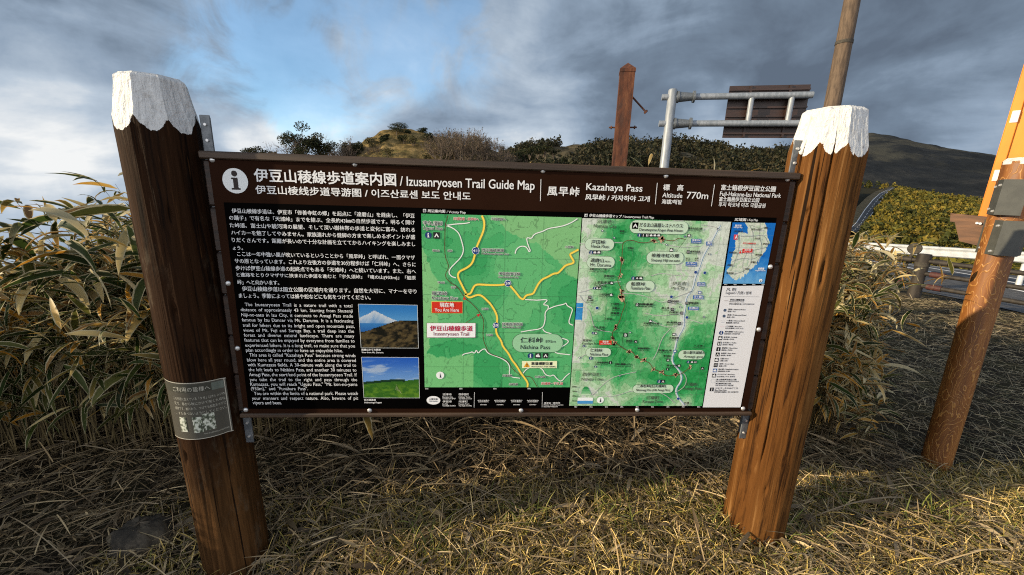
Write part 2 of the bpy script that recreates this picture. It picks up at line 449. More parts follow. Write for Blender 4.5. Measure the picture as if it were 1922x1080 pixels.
M['road_paint'] = mat_noise('road_paint', (0.66, 0.66, 0.66), (0.86, 0.86, 0.86), 9, 0.6, bump=0.05)
M['stone'] = mat_noise('rock', (0.020, 0.016, 0.011), (0.10, 0.080, 0.055), 14, 0.9, bump=0.6, detail=8, dist=0.02)

# ================================================================== THE GROUND AND THE HILLS
def az_of(x, y): return np.degrees(np.arctan2(np.asarray(x)-CAM[0], np.asarray(y)-CAM[1]))
def zg(x, y):
    x = np.asarray(x, float); y = np.asarray(y, float)
    r = np.hypot(x-CAM[0], y-CAM[1]); a = az_of(x, y)
    near = 1-sstep(3.5, 6.5, r)
    z = near*(0.035*np.tanh(x*0.9)+0.02) + near*0.05*(fbm(x*1.7, y*1.7, 5)-0.5)
    z = z - near*0.05*sstep(-0.3, -1.4, x)*sstep(0.6, -0.2, y)
    sec = sstep(30, 36, a)*(1-sstep(110, 150, a))
    z = z - sec*(0.5*sstep(9, 16, r) + 14.0*sstep(17.0, 90, r)) - (1-sec)*2.0*sstep(9, 40, r)
    left = sstep(-26, -31, a)*(1-sstep(-150, -120, -a)) if False else sstep(-26, -31, a)
    z = z - left*0.30*np.maximum(r-12, 0)
    return z
def gpx(px, py):
    """the point of the ground under a pixel of the survey photo"""
    d = FWD+(px-961)/F_PX*RGT-(py-540)/F_PX*UPV
    t = 0.2
    for k in range(6000):
        p = CAM+t*d
        if p[2] <= zg(p[0], p[1]): return p
        t *= 1.0015
    return CAM+t*d
def ray_at(px, py, dist):
    d = FWD+(px-961)/F_PX*RGT-(py-540)/F_PX*UPV
    return CAM+d*dist/math.hypot(d[0], d[1])
def az_el(px, py):
    d = FWD+(px-961)/F_PX*RGT-(py-540)/F_PX*UPV
    return math.degrees(math.atan2(d[0], d[1])), d[2]/math.hypot(d[0], d[1])

def m_ground():
    m, nt, b = new_mat('ground_soil', 0.95, 0, 0.15)
    co = objco(nt)
    a = nnoise(nt, co, 2.2, 6, 0.6); f = nnoise(nt, co, 46, 6, 0.72)
    g = nnoise(nt, nvec(nt, 'MULTIPLY', co, (1, 1, 1)), 150, 3, 0.6)
    c = nramp(nt, f, [(0.3, (0.014, 0.011, 0.007)), (0.5, (0.036, 0.028, 0.018)), (0.72, (0.085, 0.066, 0.042))])
    c = nmix(nt, nmath(nt, 'MULTIPLY', nss(nt, a, 0.45, 0.65), 0.5), c, (0.095, 0.085, 0.038))
    c = nmix(nt, nmath(nt, 'MULTIPLY', nss(nt, g, 0.55, 0.7), 0.35), c, (0.20, 0.16, 0.10))
    nt.links.new(c, b.inputs['Base Color']); add_bump(nt, b, nmath(nt, 'ADD', f, g), 0.9, 0.03)
    return m
mb = MB()
nr, na = 150, 288
rr = np.concatenate([[0.02], np.geomspace(0.15, 9000, nr)])
aa = np.linspace(0, 2*math.pi, na, endpoint=False)
RR, AA = np.meshgrid(rr, aa, indexing='ij')
GX = CAM[0]+RR*np.sin(AA); GY = CAM[1]+RR*np.cos(AA)
gi, gj = np.meshgrid(np.arange(nr), np.arange(na), indexing='ij')
gf = np.stack([gi*na+gj, gi*na+(gj+1) % na, (gi+1)*na+(gj+1) % na, (gi+1)*na+gj], -1).reshape(-1, 4)[:, ::-1]
mb.add(np.stack([GX, GY, zg(GX, GY)], -1), gf, smooth=True)
tag(mb.build('ground', m_ground()), kind='structure')

def hill(name, az_tab, d_tab, shape, mat, na=160, nd=70, seed=1, rough=0.0, rs=0.05):
    """a ridge as a height field round the viewpoint: az_tab = [(azimuth, crest slope)], d_tab = (foot, crest, far foot)"""
    a = np.linspace(az_tab[0][0], az_tab[-1][0], na)
    t = np.interp(a, [q[0] for q in az_tab], [q[1] for q in az_tab])
    d0, d1, d2 = d_tab
    d = np.concatenate([np.geomspace(d0, d1, nd), np.linspace(d1, d2, nd//2)[1:]])
    A, Dd = np.meshgrid(a, d); T = np.broadcast_to(t, A.shape)
    crest = CAM[2]+T*d1
    k = np.where(Dd <= d1, shape((Dd-d0)/(d1-d0)), 1-0.8*np.clip((Dd-d1)/(d2-d1), 0, 1)**1.3)
    base = zg(CAM[0]+d0*np.sin(np.radians(A)), CAM[1]+d0*np.cos(np.radians(A)))-1.0
    X = CAM[0]+Dd*np.sin(np.radians(A)); Y = CAM[1]+Dd*np.cos(np.radians(A))
    Z = base+(crest-base)*k + rough*(fbm(X*rs, Y*rs, seed, 5)-0.5)*sstep(0, .3, (Dd-d0)/(d1-d0))
    mb = MB(); n0, n1 = A.shape
    i, j = np.meshgrid(np.arange(n0-1), np.arange(n1-1), indexing='ij')
    f = np.stack([i*n1+j, i*n1+j+1, (i+1)*n1+j+1, (i+1)*n1+j], -1).reshape(-1, 4)
    mb.add(np.stack([X, Y, Z], -1), f, smooth=True)
    o = tag(mb.build(name, mat), kind='structure')
    def at(az, dist):
        fi = np.interp(dist, d, np.arange(len(d))); fj = np.interp(az, a, np.arange(len(a)))
        i0 = np.clip(np.floor(fi).astype(int), 0, n0-2); j0 = np.clip(np.floor(fj).astype(int), 0, n1-2); u = fi-i0; w = fj-j0
        z = (Z[i0, j0]*(1-u)+Z[i0+1, j0]*u)*(1-w)+(Z[i0, j0+1]*(1-u)+Z[i0+1, j0+1]*u)*w
        return np.stack([CAM[0]+dist*np.sin(np.radians(az)), CAM[1]+dist*np.cos(np.radians(az)), z], -1)
    return o, at

def m_hill(name, stops, scale, patch=None, pscale=1, detail=9, bump=0.0, bdist=1.0):
    m, nt, b = new_mat(name, 0.95, 0, 0.1)
    co = objco(nt); f = nnoise(nt, co, scale, detail, 0.68)
    c = nramp(nt, f, stops)
    if patch:
        p = nnoise(nt, nvec(nt, 'MULTIPLY', co, (1, 1, 2.5)), pscale, 5, 0.6, 0.4)
        c = nmix(nt, nmath(nt, 'MULTIPLY', nss(nt, p, 0.55, 0.66), 0.8), c, patch)
    nt.links.new(c, b.inputs['Base Color'])
    if bump: add_bump(nt, b, f, bump, bdist)
    return m
ease = lambda k: np.clip(k, 0, 1)**1.15
# far forested mountain on the right, its cloud shadow put into dark bluish colours
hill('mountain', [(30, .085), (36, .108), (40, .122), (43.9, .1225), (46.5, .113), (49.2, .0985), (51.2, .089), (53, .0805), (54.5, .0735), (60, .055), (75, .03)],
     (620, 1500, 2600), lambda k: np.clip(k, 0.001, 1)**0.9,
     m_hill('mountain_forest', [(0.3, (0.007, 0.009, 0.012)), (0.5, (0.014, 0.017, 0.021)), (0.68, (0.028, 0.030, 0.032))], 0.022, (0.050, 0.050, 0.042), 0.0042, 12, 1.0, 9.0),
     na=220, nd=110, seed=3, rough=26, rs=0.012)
# wooded ridge behind the board
ridge, ridge_at = hill('ridge', [(-4, .05), (1, .078), (3.2, .093), (6, .108), (10, .113), (14, .116), (18.7, .121), (21, .121), (25, .114), (30, .102), (36.5, .088), (39, .080), (41, .060), (42.3, .02), (43, -.03)],
     (90, 300, 430), ease,
     m_hill('ridge_scrub', [(0.3, (0.022, 0.020, 0.012)), (0.5, (0.060, 0.050, 0.030)), (0.7, (0.115, 0.095, 0.058))], 0.22, (0.20, 0.165, 0.105), 0.03, 9, 0.6, 1.5), seed=8, rough=9, rs=0.05)
# knoll of pale earth and dry grass
knoll, knoll_at = hill('knoll', [(-30, .02), (-25, .045), (-21, .052), (-18.5, .060), (-17.6, .090), (-16, .114), (-13.8, .130), (-11, .136), (-8.5, .133), (-5, .122), (-2, .108), (1, .094), (3.5, .074), (6, .05), (10, .03)],
     (38, 60, 90), lambda k: np.clip(k, 0, 1)**0.85,
     m_hill('knoll_earth', [(0.3, (0.045, 0.036, 0.014)), (0.5, (0.15, 0.108, 0.042)), (0.7, (0.33, 0.23, 0.10))], 0.9, (0.105, 0.095, 0.034), 0.35, 8, 0.6, 0.4), seed=4, rough=1.6, rs=0.3)
# wooded slope right of the road, facing the evening sun
def slope_shape(k): return np.clip(k, 0, 1)
fslope, fslope_at = hill('forest_slope', [(38, .02), (41, .028), (43, .033), (45.5, .030), (47.5, .022), (50, .012), (54, .004), (62, -.01)],
     (95, 450, 640), slope_shape,
     m_hill('slope_soil', [(0.3, (0.010, 0.010, 0.005)), (0.6, (0.026, 0.023, 0.011))], 0.3), seed=6, rough=2.0, rs=0.02)

# ------------------------------------------------------------------ roads
mb = MB()
near_edge = [gpx(*q) for q in [(1610, 522), (1672.6, 530), (1729.6, 539), (1810, 553.5), (1882, 566.5), (1922, 574)]]
# the carriageway runs past the fence; its frame follows the painted edge line
e0 = near_edge[1]; e1 = near_edge[-1]; dirr = (e1-e0); dirr[2] = 0; dirr /= np.linalg.norm(dirr)
nrm_r = np.array([-dirr[1], dirr[0], 0]);
if nrm_r@np.array([0.75, 0.66, 0]) < 0: nrm_r = -nrm_r
def road_pt(s, w): 
    p = e0+dirr*s+nrm_r*w; p = np.array([p[0], p[1], 0.0]); p[2] = zg(p[0], p[1])+0.012; return p
S_ = np.linspace(-40, 40, 161); W_ = np.linspace(-1.35, 6.6, 17)
def sheet(mb, S, W, dz=0.0, mat=0):
    v = np.array([[road_pt(s, w)+np.array([0, 0, dz]) for w in W] for s in S]); n1 = len(W)
    i, j = np.meshgrid(np.arange(len(S)-1), np.arange(n1-1), indexing='ij')
    f = np.stack([i*n1+j, (i+1)*n1+j, (i+1)*n1+j+1, i*n1+j+1], -1).reshape(-1, 4)
    mb.add(v.reshape(-1, 3), f, mat)
sheet(mb, S_, W_)
ro = tag(mb.build('road', M['asphalt']), kind='structure')
mb = MB()
sheet(mb, S_, np.array([-0.07, 0.08]), 0.004)
sheet(mb, S_, np.array([3.0, 3.13]), 0.004); sheet(mb, S_, np.array([4.1, 4.24]), 0.004); sheet(mb, S_, np.array([5.2, 5.35]), 0.004)
tag(mb.build('road_marking', M['road_paint']), kind='structure')
# far road climbing beside the forest
Lp = [(1590, 434), (1606.7, 417.8), (1622, 394.5), (1638, 374.5), (1651, 363.5), (1667, 355.8), (1676, 352)]
Rp = [(1612, 436), (1624.5, 423), (1638, 401), (1649, 385.5), (1660, 368), (1671, 356.8), (1679, 352.4)]
Dt = [175, 200, 245, 300, 350, 405, 430]
tt = np.linspace(0, 6, 49)
L3 = np.array([ray_at(np.interp(t, range(7), [q[0] for q in Lp]), np.interp(t, range(7), [q[1] for q in Lp]), np.interp(t, range(7), Dt)) for t in tt])
R3 = np.array([ray_at(np.interp(t, range(7), [q[0] for q in Rp]), np.interp(t, range(7), [q[1] for q in Rp]), np.interp(t, range(7), Dt)) for t in tt])
def ribbon(mb, A, B, mat=0, dz=0.0):
    n = len(A); v = np.vstack([A, B])+np.array([0, 0, dz]); i = np.arange(n-1)
    mb.add(v, np.stack([i, n+i, n+i+1, i+1], -1), mat)
mb = MB(); ribbon(mb, L3, R3)
tag(mb.build('road', M['asphalt']), kind='structure')
mb = MB()
for a_, b_ in ((0.02, 0.09), (0.91, 0.98)): ribbon(mb, L3+(R3-L3)*a_, L3+(R3-L3)*b_, 0, 0.06)
for k in range(0, 48, 2): ribbon(mb, (L3+(R3-L3)*0.48)[k:k+2], (L3+(R3-L3)*0.53)[k:k+2], 0, 0.06)
tag(mb.build('road_marking', M['road_paint']), kind='structure')
mb = MB()                                       # the embankment that carries it
out = L3+(L3-R3)*0.9; out[:, 2] = L3[:, 2]+1.2
ribbon(mb, out, L3, 0, -0.05)
low = R3+(R3-L3)*0.12; low[:, 2] -= 3; ribbon(mb, R3, low, 0, -0.05)
ob = mb.build('road_embankment', m_hill('embankment', [(0.3, (0.05, 0.04, 0.02)), (0.5, (0.12, 0.095, 0.055)), (0.7, (0.19, 0.15, 0.09))], 0.4)); tag(ob, kind='structure')

# ================================================================== FOLIAGE
def leaf_cards(mb, C, size, col, rng, flat=0.0, aspect=1.7):
    """one small folded leaf clump per centre"""
    n = len(C)
    if n == 0: return
    d = rng.normal(size=(n, 3)); d[:, 2] *= (1-flat); d /= np.linalg.norm(d, axis=1)[:, None]
    q = rng.normal(size=(n, 3)); b = np.cross(d, q); b /= np.linalg.norm(b, axis=1)[:, None]
    s = (size*rng.uniform(0.6, 1.3, n))[:, None] if np.ndim(size) == 0 else (size*rng.uniform(0.6, 1.3, n))[:, None]
    nn = np.cross(d, b)
    v = np.stack([C-d*s*aspect/2, C+b*s/2+nn*s*0.15, C+d*s*aspect/2, C-b*s/2+nn*s*0.15], 1).reshape(-1, 3)
    f = np.arange(4*n).reshape(n, 4)
    mb.add(v, f, 0, np.repeat(col, 4, 0))
def pick(rng, n, cols, jit=0.25):
    c = np.asarray(cols, float)[rng.integers(0, len(cols), n)]
    return c*rng.uniform(1-jit, 1+jit, (n, 1))
def in_ball(rng, n, shell=0.55):
    d = rng.normal(size=(n, 3)); d /= np.linalg.norm(d, axis=1)[:, None]
    return d*(rng.uniform(shell**3, 1, n)**(1/3))[:, None]

PINE = [(0.014, 0.020, 0.009), (0.022, 0.030, 0.012), (0.034, 0.040, 0.016)]
BUSH = [(0.050, 0.046, 0.018), (0.075, 0.066, 0.026), (0.10, 0.082, 0.034), (0.035, 0.036, 0.014)]
TWIG = (0.17, 0.135, 0.105)
def pine(base, h, w, seed, lean=(0, 0), label='', group=None, cols=PINE, pads=12, name='pine_tree', nleaf=70):
    g = np.random.default_rng(seed); base = np.asarray(base, float)
    t = tag(empty(name, base), label, 'tree', group)
    mb = MB(); k = np.linspace(0, 1, 7)
    P_ = base+np.stack([lean[0]*h*k**1.5, lean[1]*h*k**1.5, h*0.92*k], -1); P_[0, 2] -= 0.6
    P_[1:-1, :2] += g.normal(size=(5, 2))*h*0.02
    mb.tube(P_, np.interp(k, [0, 1], [h*0.035, h*0.008]), 7)
    cr = MB()
    for i in range(pads):
        kk = 0.30+0.70*(i+0.5)/pads; c0 = np.array([np.interp(kk, k, P_[:, q]) for q in range(3)])
        ang = g.uniform(0, 6.28); rad = w*0.5*(1.15-kk*0.75)*g.uniform(0.35, 1.0)
        c = c0+np.array([math.cos(ang)*rad, math.sin(ang)*rad, h*0.03])
        mb.tube([c0-np.array([0, 0, h*.05]), (c0+c)/2, c], [h*.012, h*.009, h*.004], 5)
        s = np.array([w*0.27, w*0.27, h*0.11])*g.uniform(0.75, 1.25)
        C = c+in_ball(g, nleaf, 0.3)*s
        leaf_cards(cr, C, h*0.040, pick(g, nleaf, cols, 0.35), g, 0.3)
    mb.build('trunk', M['bark'], t); cr.build('crown', M['foliage'], t)
    return t
def branchy(mb, p, d, L, r, depth, g, up=0.35):
    n = 3; q = [p]
    for i in range(n):
        d = d+g.normal(size=3)*0.16; d[2] += up*0.12; d /= np.linalg.norm(d); q.append(q[-1]+d*L/n)
    mb.tube(q, np.linspace(r, r*0.6, n+1), 4 if depth < 3 else 5, caps=False, col=TWIG)
    if depth == 0: return
    for i in range(g.integers(3, 5)):
        s = g.uniform(0.35, 1.0); k = min(int(s*n), n-1)
        b = np.asarray(q[k])+(np.asarray(q[k+1])-np.asarray(q[k]))*(s*n-k)
        nd = d+g.normal(size=3)*0.55; nd[2] += up; nd /= np.linalg.norm(nd)
        branchy(mb, b, nd, L*g.uniform(0.55, 0.75), r*0.55, depth-1, g, up)
def bare_tree(base, h, seed, label, group, stems=5, spread=0.5, lean=(0, 0), rad=0.02, name='bare_tree', twig_leaf=60):
    g = np.random.default_rng(seed); base = np.asarray(base, float)
    t = tag(empty(name, base), label, 'tree', group); mb = MB(); tips = MB()
    for s in range(stems):
        d = np.array([g.normal()*spread+lean[0], g.normal()*spread+lean[1], 1.0]); d /= np.linalg.norm(d)
        branchy(mb, base+np.array([g.normal()*h*.06, g.normal()*h*.06, -0.3]), d, h*0.55, h*rad, 3, g)
    mb.build('trunk', M['bark'], t)
    V = np.concatenate(mb.v); V = V[V[:, 2] > base[2]+h*0.35]
    if twig_leaf and len(V):
        C = V[g.integers(0, len(V), twig_leaf*stems)]+g.normal(size=(twig_leaf*stems, 3))*h*0.02
        leaf_cards(tips, C, h*0.022, pick(g, len(C), [(0.15, 0.105, 0.07), (0.10, 0.075, 0.055), (0.07, 0.062, 0.03)], 0.3), g, 0, 3.0)
        tips.build('crown', M['foliage'], t)
    return t
def bush(base, w, h, seed, label, group, cols=BUSH, n=520, name='bush'):
    g = np.random.default_rng(seed); base = np.asarray(base, float)
    t = tag(empty(name, base), label, 'bush', group); mb = MB(); cr = MB()
    for s in range(7):
        a = g.uniform(0, 6.28); mb.tube([base+[0, 0, -0.3], base+[math.cos(a)*w*.15, math.sin(a)*w*.15, h*.35], base+[math.cos(a)*w*.32, math.sin(a)*w*.32, h*.7]], [h*.02, h*.014, h*.005], 4)
    for c in range(7):
        o = in_ball(g, 1, 0.2)[0]*np.array([w*.33, w*.33, h*.26])+np.array([0, 0, h*.55])
        C = base+o+in_ball(g, n//7, 0.4)*np.array([w*.24, w*.24, h*.27])
        leaf_cards(cr, C, h*0.085, pick(g, len(C), cols, 0.35), g)
    mb.build('stem', M['bark'], t); cr.build('foliage', M['foliage'], t)
    return t

# ================================================================== THE GUIDE BOARD
board = tag(empty('information_board', (0, 0, 0)), 'large brown trail guide board with maps between two white capped log posts', 'sign board')
def B(px, py):
    """pixel of the survey photo -> (x, z) on the sign's face, the plane y = 0"""
    d = FWD+(px-961)/F_PX*RGT-(py-540)/F_PX*UPV
    p = CAM+d*(-CAM[1]/d[1]); return np.array([p[0], p[2]])

# --- posts: logs hewn to a blunt six-sided point, the hewn faces painted white
def post(x, r0, r1, zb, zt, seed, mat, turn, notch=None, lean=0.0):
    g = np.random.default_rng(seed); nth = 384
    yc = 0.04; th = np.linspace(0, 2*math.pi, nth, endpoint=False)
    body_z = np.concatenate([np.linspace(zb-0.15, zt-0.36, 70), np.linspace(zt-0.36, zt, 190)[1:]])
    TH, Z = np.meshgrid(th, body_z); rr_ = np.interp(Z, [zb, zt], [r0, r1])
    rr_ = rr_*(1+0.010*(fbm(TH*2.1+seed, Z*1.1, seed)-0.5)*2+0.006*np.sin(3*TH+seed))
    for c in range(10):                         # drying cracks
        a0 = g.uniform(0, 6.28); z0 = g.uniform(zb, zt-0.5); L = g.uniform(0.5, 1.6); w = g.uniform(0.010, 0.026)
        aa_ = a0+0.05*(fbm(Z*3+c*9, Z*0+c, 3)-0.5)
        da = np.abs((TH-aa_+math.pi) % (2*math.pi)-math.pi)
        rr_ -= g.uniform(0.008, 0.020)*np.exp(-(da/w)**2)*sstep(z0, z0+0.15, Z)*(1-sstep(z0+L, z0+L+0.2, Z))
    for ka, kz, sa, sz_, dp in (notch or []):    # knots: a raised lip round a sunk eye
        da = (TH-ka+math.pi) % (2*math.pi)-math.pi; q = (da/sa)**2+((Z-kz)/sz_)**2
        rr_ += 0.35*dp*np.exp(-q*0.5)-1.6*dp*np.exp(-q*2.2)
    rr_ += 0.006*(fbm(TH*5+seed*3, Z*2.2, seed+5)-0.5)
    top = 0.77*r1
    facet = np.full(TH.shape, 9.0)
    tq = np.clip((zt-Z)/0.158, 0, 3)
    for k in range(8):
        ak = turn+k*math.pi/4+g.normal()*0.05; dd = np.cos(TH-ak)
        tp = top*(1+g.normal()*0.03)
        pl = (tp+(1.0*r1-top)*tq**1.35*(1+.0*k)+0.0012*(fbm(TH*9+k*5, Z*22, k)-0.5)*2)/np.where(dd > 0.2, dd, 0.2)
        facet = np.minimum(facet, np.where(dd > 0.2, pl, 9))
    white = facet < rr_
    r_ = np.minimum(rr_, facet)
    bev = sstep(zt-0.016, zt, Z); r_ = r_-0.012*bev**2
    X = x+lean*Z/zt+r_*np.sin(TH); Y = yc-r_*np.cos(TH)
    n0, n1 = X.shape
    i, j = np.meshgrid(np.arange(n0-1), np.arange(n1), indexing='ij')
    F = np.stack([i*n1+j, i*n1+(j+1) % n1, (i+1)*n1+(j+1) % n1, (i+1)*n1+j], -1).reshape(-1, 4)
    wf = (white[:-1]*1+white[1:]*1+np.roll(white, -1, 1)[:-1]+np.roll(white, -1, 1)[1:]).reshape(-1) >= 2
    V = np.stack([X, Y, Z], -1).reshape(-1, 3)
    def sub(Fs):
        u, inv = np.unique(Fs, return_inverse=True); return V[u], inv.reshape(Fs.shape)
    mb = MB(); v, f = sub(F[~wf]); mb.add(v, f, smooth=True)
    po = mb.build('post', mat, board)
    cap = MB(); v, f = sub(F[wf]); cap.add(v, f, smooth=False)
    last = V.reshape(n0, n1, 3)[-1]; cen = np.array([[x+lean, yc, zt+0.004]])
    cap.add(np.vstack([last, cen]), [(q, (q+1) % n1, n1) for q in range(n1)])
    cap.build('white_cap', M['white_paint'], po)
    return po
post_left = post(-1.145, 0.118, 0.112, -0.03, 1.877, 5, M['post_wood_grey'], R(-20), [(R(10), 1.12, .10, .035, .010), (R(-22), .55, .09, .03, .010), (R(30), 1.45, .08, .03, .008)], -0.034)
post_right = post(1.178, 0.124, 0.117, 0.04, 1.878, 9, M['post_wood'], R(-32), [(R(-12), 1.30, .09, .055, .016), (R(-40), .98, .09, .03, .008), (R(-62), .62, .10, .03, .010), (R(-30), .36, .08, .03, .008), (R(-50), 1.52, .07, .02, .006)], -0.014)

# --- brackets: steel angles between post and planking
for xs, po, x0 in ((-1, post_left, -1.037), (1, post_right, 1.056)):
    mb = MB(); z0, z1 = 0.54, 1.77
    mb.box((x0-xs*0.013, 0.034, (z0+z1)/2), (0.030, 0.005, z1-z0), bev=0.001)
    mb.box((x0+xs*0.0035, 0.060, (z0+z1)/2), (0.005, 0.050, z1-z0), bev=0.001)
    br = mb.build('bracket', M['galv'], board)
    for z in (0.57, 0.63, 1.69, 1.74):
        s = MB(); s.tube([(x0-xs*0.014, 0.033, z), (x0-xs*0.014, 0.026, z)], [0.006, 0.0045], 10); s.build('screw', M['screw'], br)

# --- planking
zt_, zb_ = 1.629, 0.693
mb = MB(); hs = (zt_-zb_)/6
for k in range(6):
    z = zb_+hs*(k+0.5); w = 2.078
    mb.box((0.005, 0.026, z), (w, 0.045, hs-0.004), bev=0.006)
mb.build('planking', M['plank'], board)
mb = MB()
mb.box((0.005, 0.022, zt_+0.0125), (2.082, 0.062, 0.025), bev=0.004)
mb.build('top_rail', M['rail_wood'], board)
mb = MB(); mb.box((0.005, 0.020, zb_-0.0105), (2.06, 0.058, 0.017), bev=0.004); mb.build('bottom_rail', M['rail_wood'], board)

# --- the printed metal panel
tl, tr, brr, bl = B(393, 293.5), B(1487, 330), B(1401, 775.5), B(455, 778)
x0p, x1p = (tl[0]+bl[0])/2, (tr[0]+brr[0])/2; z1p, z0p = 1.6285, (bl[1]+brr[1])/2
mb = MB(); mb.box(((x0p+x1p)/2, 0.0013, (z0p+z1p)/2), (x1p-x0p, 0.0026, z1p-z0p), bev=0.0008)
panel = mb.build('sign_panel', M['panel'], board)
for q in [(398.5, 300), (666, 308), (1019, 320.5), (1250, 330), (1478, 336.5), (461.5, 769.5), (694, 770.5), (978, 770.5), (1196, 769.5), (1394.5, 767), (428.5, 532), (446, 654), (1446, 501), (1424, 618.6)]:
    x, z = B(*q); mb = MB()
    t = np.linspace(0, math.pi/2, 5)
    mb.tube([(x, -0.0005-0.0055*math.sin(a), z) for a in t], [0.0088*math.cos(a)+0.0004 for a in t], 14)
    mb.build('screw', M['screw'], panel)

LAY = [0.0, -0.0006, -0.0011, -0.0016, -0.0021, -0.0026, -0.0031, -0.0036, -0.0041]
def on(pts, layer):
    p = np.asarray(pts, float); return np.stack([p[:, 0], np.full(len(p), LAY[layer]), p[:, 1]], -1)
def patch(mb, pts, layer, col):
    """flat printed shape given by its corner pixels (clockwise from top left)"""
    p = on(pts, layer); k = len(p); a = 0.5*sum(p[i][0]*p[(i+1) % k][2]-p[(i+1) % k][0]*p[i][2] for i in range(k))
    if a < 0: p = p[::-1]
    mb.add(p, [tuple(range(k))], 0, col)
def rectpx(q): return [B(*c) for c in q]
def disc(mb, c, r, layer, col, n=28, sx=1.0):
    c = np.asarray(c); t = np.arange(n)*2*math.pi/n
    patch(mb, np.stack([c[0]+r*sx*np.cos(t), c[1]+r*np.sin(t)], -1), layer, col)
def stroke(mb, pts, w, layer, col, closed=False):
    p = np.asarray(pts, float)
    if len(p) > 2 and not closed:              # smooth the line
        for _ in range(2):
            q = [p[0]]
            for a, b in zip(p[:-1], p[1:]): q += [a*0.75+b*0.25, a*0.25+b*0.75]
            p = np.array(q+[p[-1]])
    if closed: p = np.vstack([p, p[:2]])
    t = np.gradient(p, axis=0); t /= np.linalg.norm(t, axis=1)[:, None]+1e-12
    n = np.stack([-t[:, 1], t[:, 0]], -1)*w/2
    A, C = on(p-n, layer), on(p+n, layer); m = len(p); i = np.arange(m-1)
    mb.add(np.vstack([A, C]), np.stack([i, i+1, m+i+1, m+i], -1), 0, col)

_dg_scene = bpy.data.scenes.new('lettering_workspace')
def glyphs(body, bold=0.0, space_word=1.0, res=2, spc=1.0):
    c = bpy.data.curves.new('lettering', 'FONT'); c.body = body; c.size = 1; c.resolution_u = res
    c.space_word = space_word; c.space_character = spc
    o = bpy.data.objects.new('lettering', c); scene.collection.objects.link(o)
    dg = bpy.context.evaluated_depsgraph_get(); dg.update()
    m = bpy.data.meshes.new_from_object(o.evaluated_get(dg))
    v = np.empty(len(m.vertices)*3, np.float32); m.vertices.foreach_get('co', v)
    f = [tuple(p.vertices) for p in m.polygons]
    bpy.data.objects.remove(o); bpy.data.curves.remove(c); bpy.data.meshes.remove(m)
    return v.reshape(-1, 3)[:, :2].astype(float), f
def strikes(bold):
    if bold < 0.004: return [(0, 0)]
    if bold < 0.03: return [(-bold, -bold*.7), (bold, bold*.7), (-bold, bold*.7), (bold, -bold*.7)]
    return [(0, 0)]+[(bold*math.cos(a), bold*math.sin(a)) for a in np.arange(6)*math.pi/3]
bpy.data.scenes.remove(_dg_scene)
def text_at(body, a, c, h, bold=0.0, cap=None, space_word=1.0, res=2, spc=1.0):
    """glyph outlines fitted between two points of the face; h = ink height (or cap height when cap is set)"""
    v, f = glyphs(body, bold, space_word, res, spc)
    x0, x1 = v[:, 0].min(), v[:, 0].max()
    if cap: y0, k = 0.0, h/0.70
    else: y0 = v[:, 1].min(); k = h/(v[:, 1].max()-y0)
    return np.stack([a[0]+(v[:, 0]-x0)/(x1-x0)*(c[0]-a[0]), (a[1]+c[1])/2+(v[:, 1]-y0)*k], -1), f
def T(mb, body, pl, pr, hpx, col=(.8, .8, .8), layer=7, bold=0.0, cap=False, sw=1.0, res=2, spc=1.0):
    a, c = B(*pl), B(*pr); h = B(pl[0], pl[1]-hpx)[1]-a[1]
    p, f = text_at(body, a, c, h, 0, cap, sw, res, spc)
    k = h/0.75
    for i, (sx_, sy_) in enumerate(strikes(bold)):
        q = on(p+np.array([sx_, sy_])*k, layer); q[:, 1] -= 0.00002*i
        mb.add(q, f, 0, col)
WHITE = lin(230, 230, 230); INK = lin(35, 35, 40)

# header lettering
mb = MB()
T(mb, '伊豆山稜線歩道案内図', (479, 342.5), (743.5, 348.5), 24.5, WHITE, 2, 0.016, res=3)
T(mb, '/ Izusanryosen Trail Guide Map', (751, 348.6), (1003, 356.5), 17.5, WHITE, 2, 0.010, True, res=3)
T(mb, '伊豆山棱线步道导游图 / 이즈산료센 보도 안내도', (481, 364.8), (883, 375.5), 16.0, WHITE, 2, 0.014)
T(mb, '風早峠', (1027.3, 367), (1086.6, 369), 17.5, WHITE, 2, 0.016, spc=1.15)
T(mb, 'Kazahaya Pass', (1100, 357), (1205, 360), 13, WHITE, 2, 0.010, True, res=3)
T(mb, '风早峠 / 카자하야 고개', (1098, 376), (1218.5, 379), 11, WHITE, 2, 0.018)
T(mb, '標　高', (1244, 357.5), (1281.7, 358.5), 11.5, WHITE, 2, 0.014)
T(mb, 'Altitude', (1242.7, 370.8), (1280, 371.7), 8.8, WHITE, 2, 0.010, True)
T(mb, '海拔/해발', (1241.4, 383), (1279, 384), 8.8, WHITE, 2, 0.012)
T(mb, '770m', (1288, 372.8), (1328.3, 374), 12.8, WHITE, 2, 0.008, True, res=3)
T(mb, '富士箱根伊豆国立公園', (1352.5, 358), (1454.7, 359.6), 10.5, WHITE, 2, 0.014)
T(mb, 'Fuji-Hakone-Izu National Park', (1350.4, 368.8), (1464.9, 370.6), 8.3, WHITE, 2, 0.012, True)
T(mb, '富士箱根伊豆国立公园', (1349, 379), (1424, 379.6), 8.6, WHITE, 2, 0.014)
T(mb, '후지 하코네 이즈 국립공원', (1348, 388.6), (1435.7, 390.2), 8.6, WHITE, 2, 0.012)
for a, c in (((1015.3, 336.3), (1014.2, 377.5)), ((1233.5, 343.4), (1229.7, 383.6)), ((1340.8, 346.8), (1335, 387.5))):
    stroke(mb, [B(*a), B(*c)], 0.0022, 2, WHITE)
mb.build('header_lettering', M['ink'], board)
mb = MB(); ci = np.array([(B(417.8, 340)[0]+B(466, 340)[0])/2, (B(441, 316)[1]+B(441, 363.3)[1])/2])
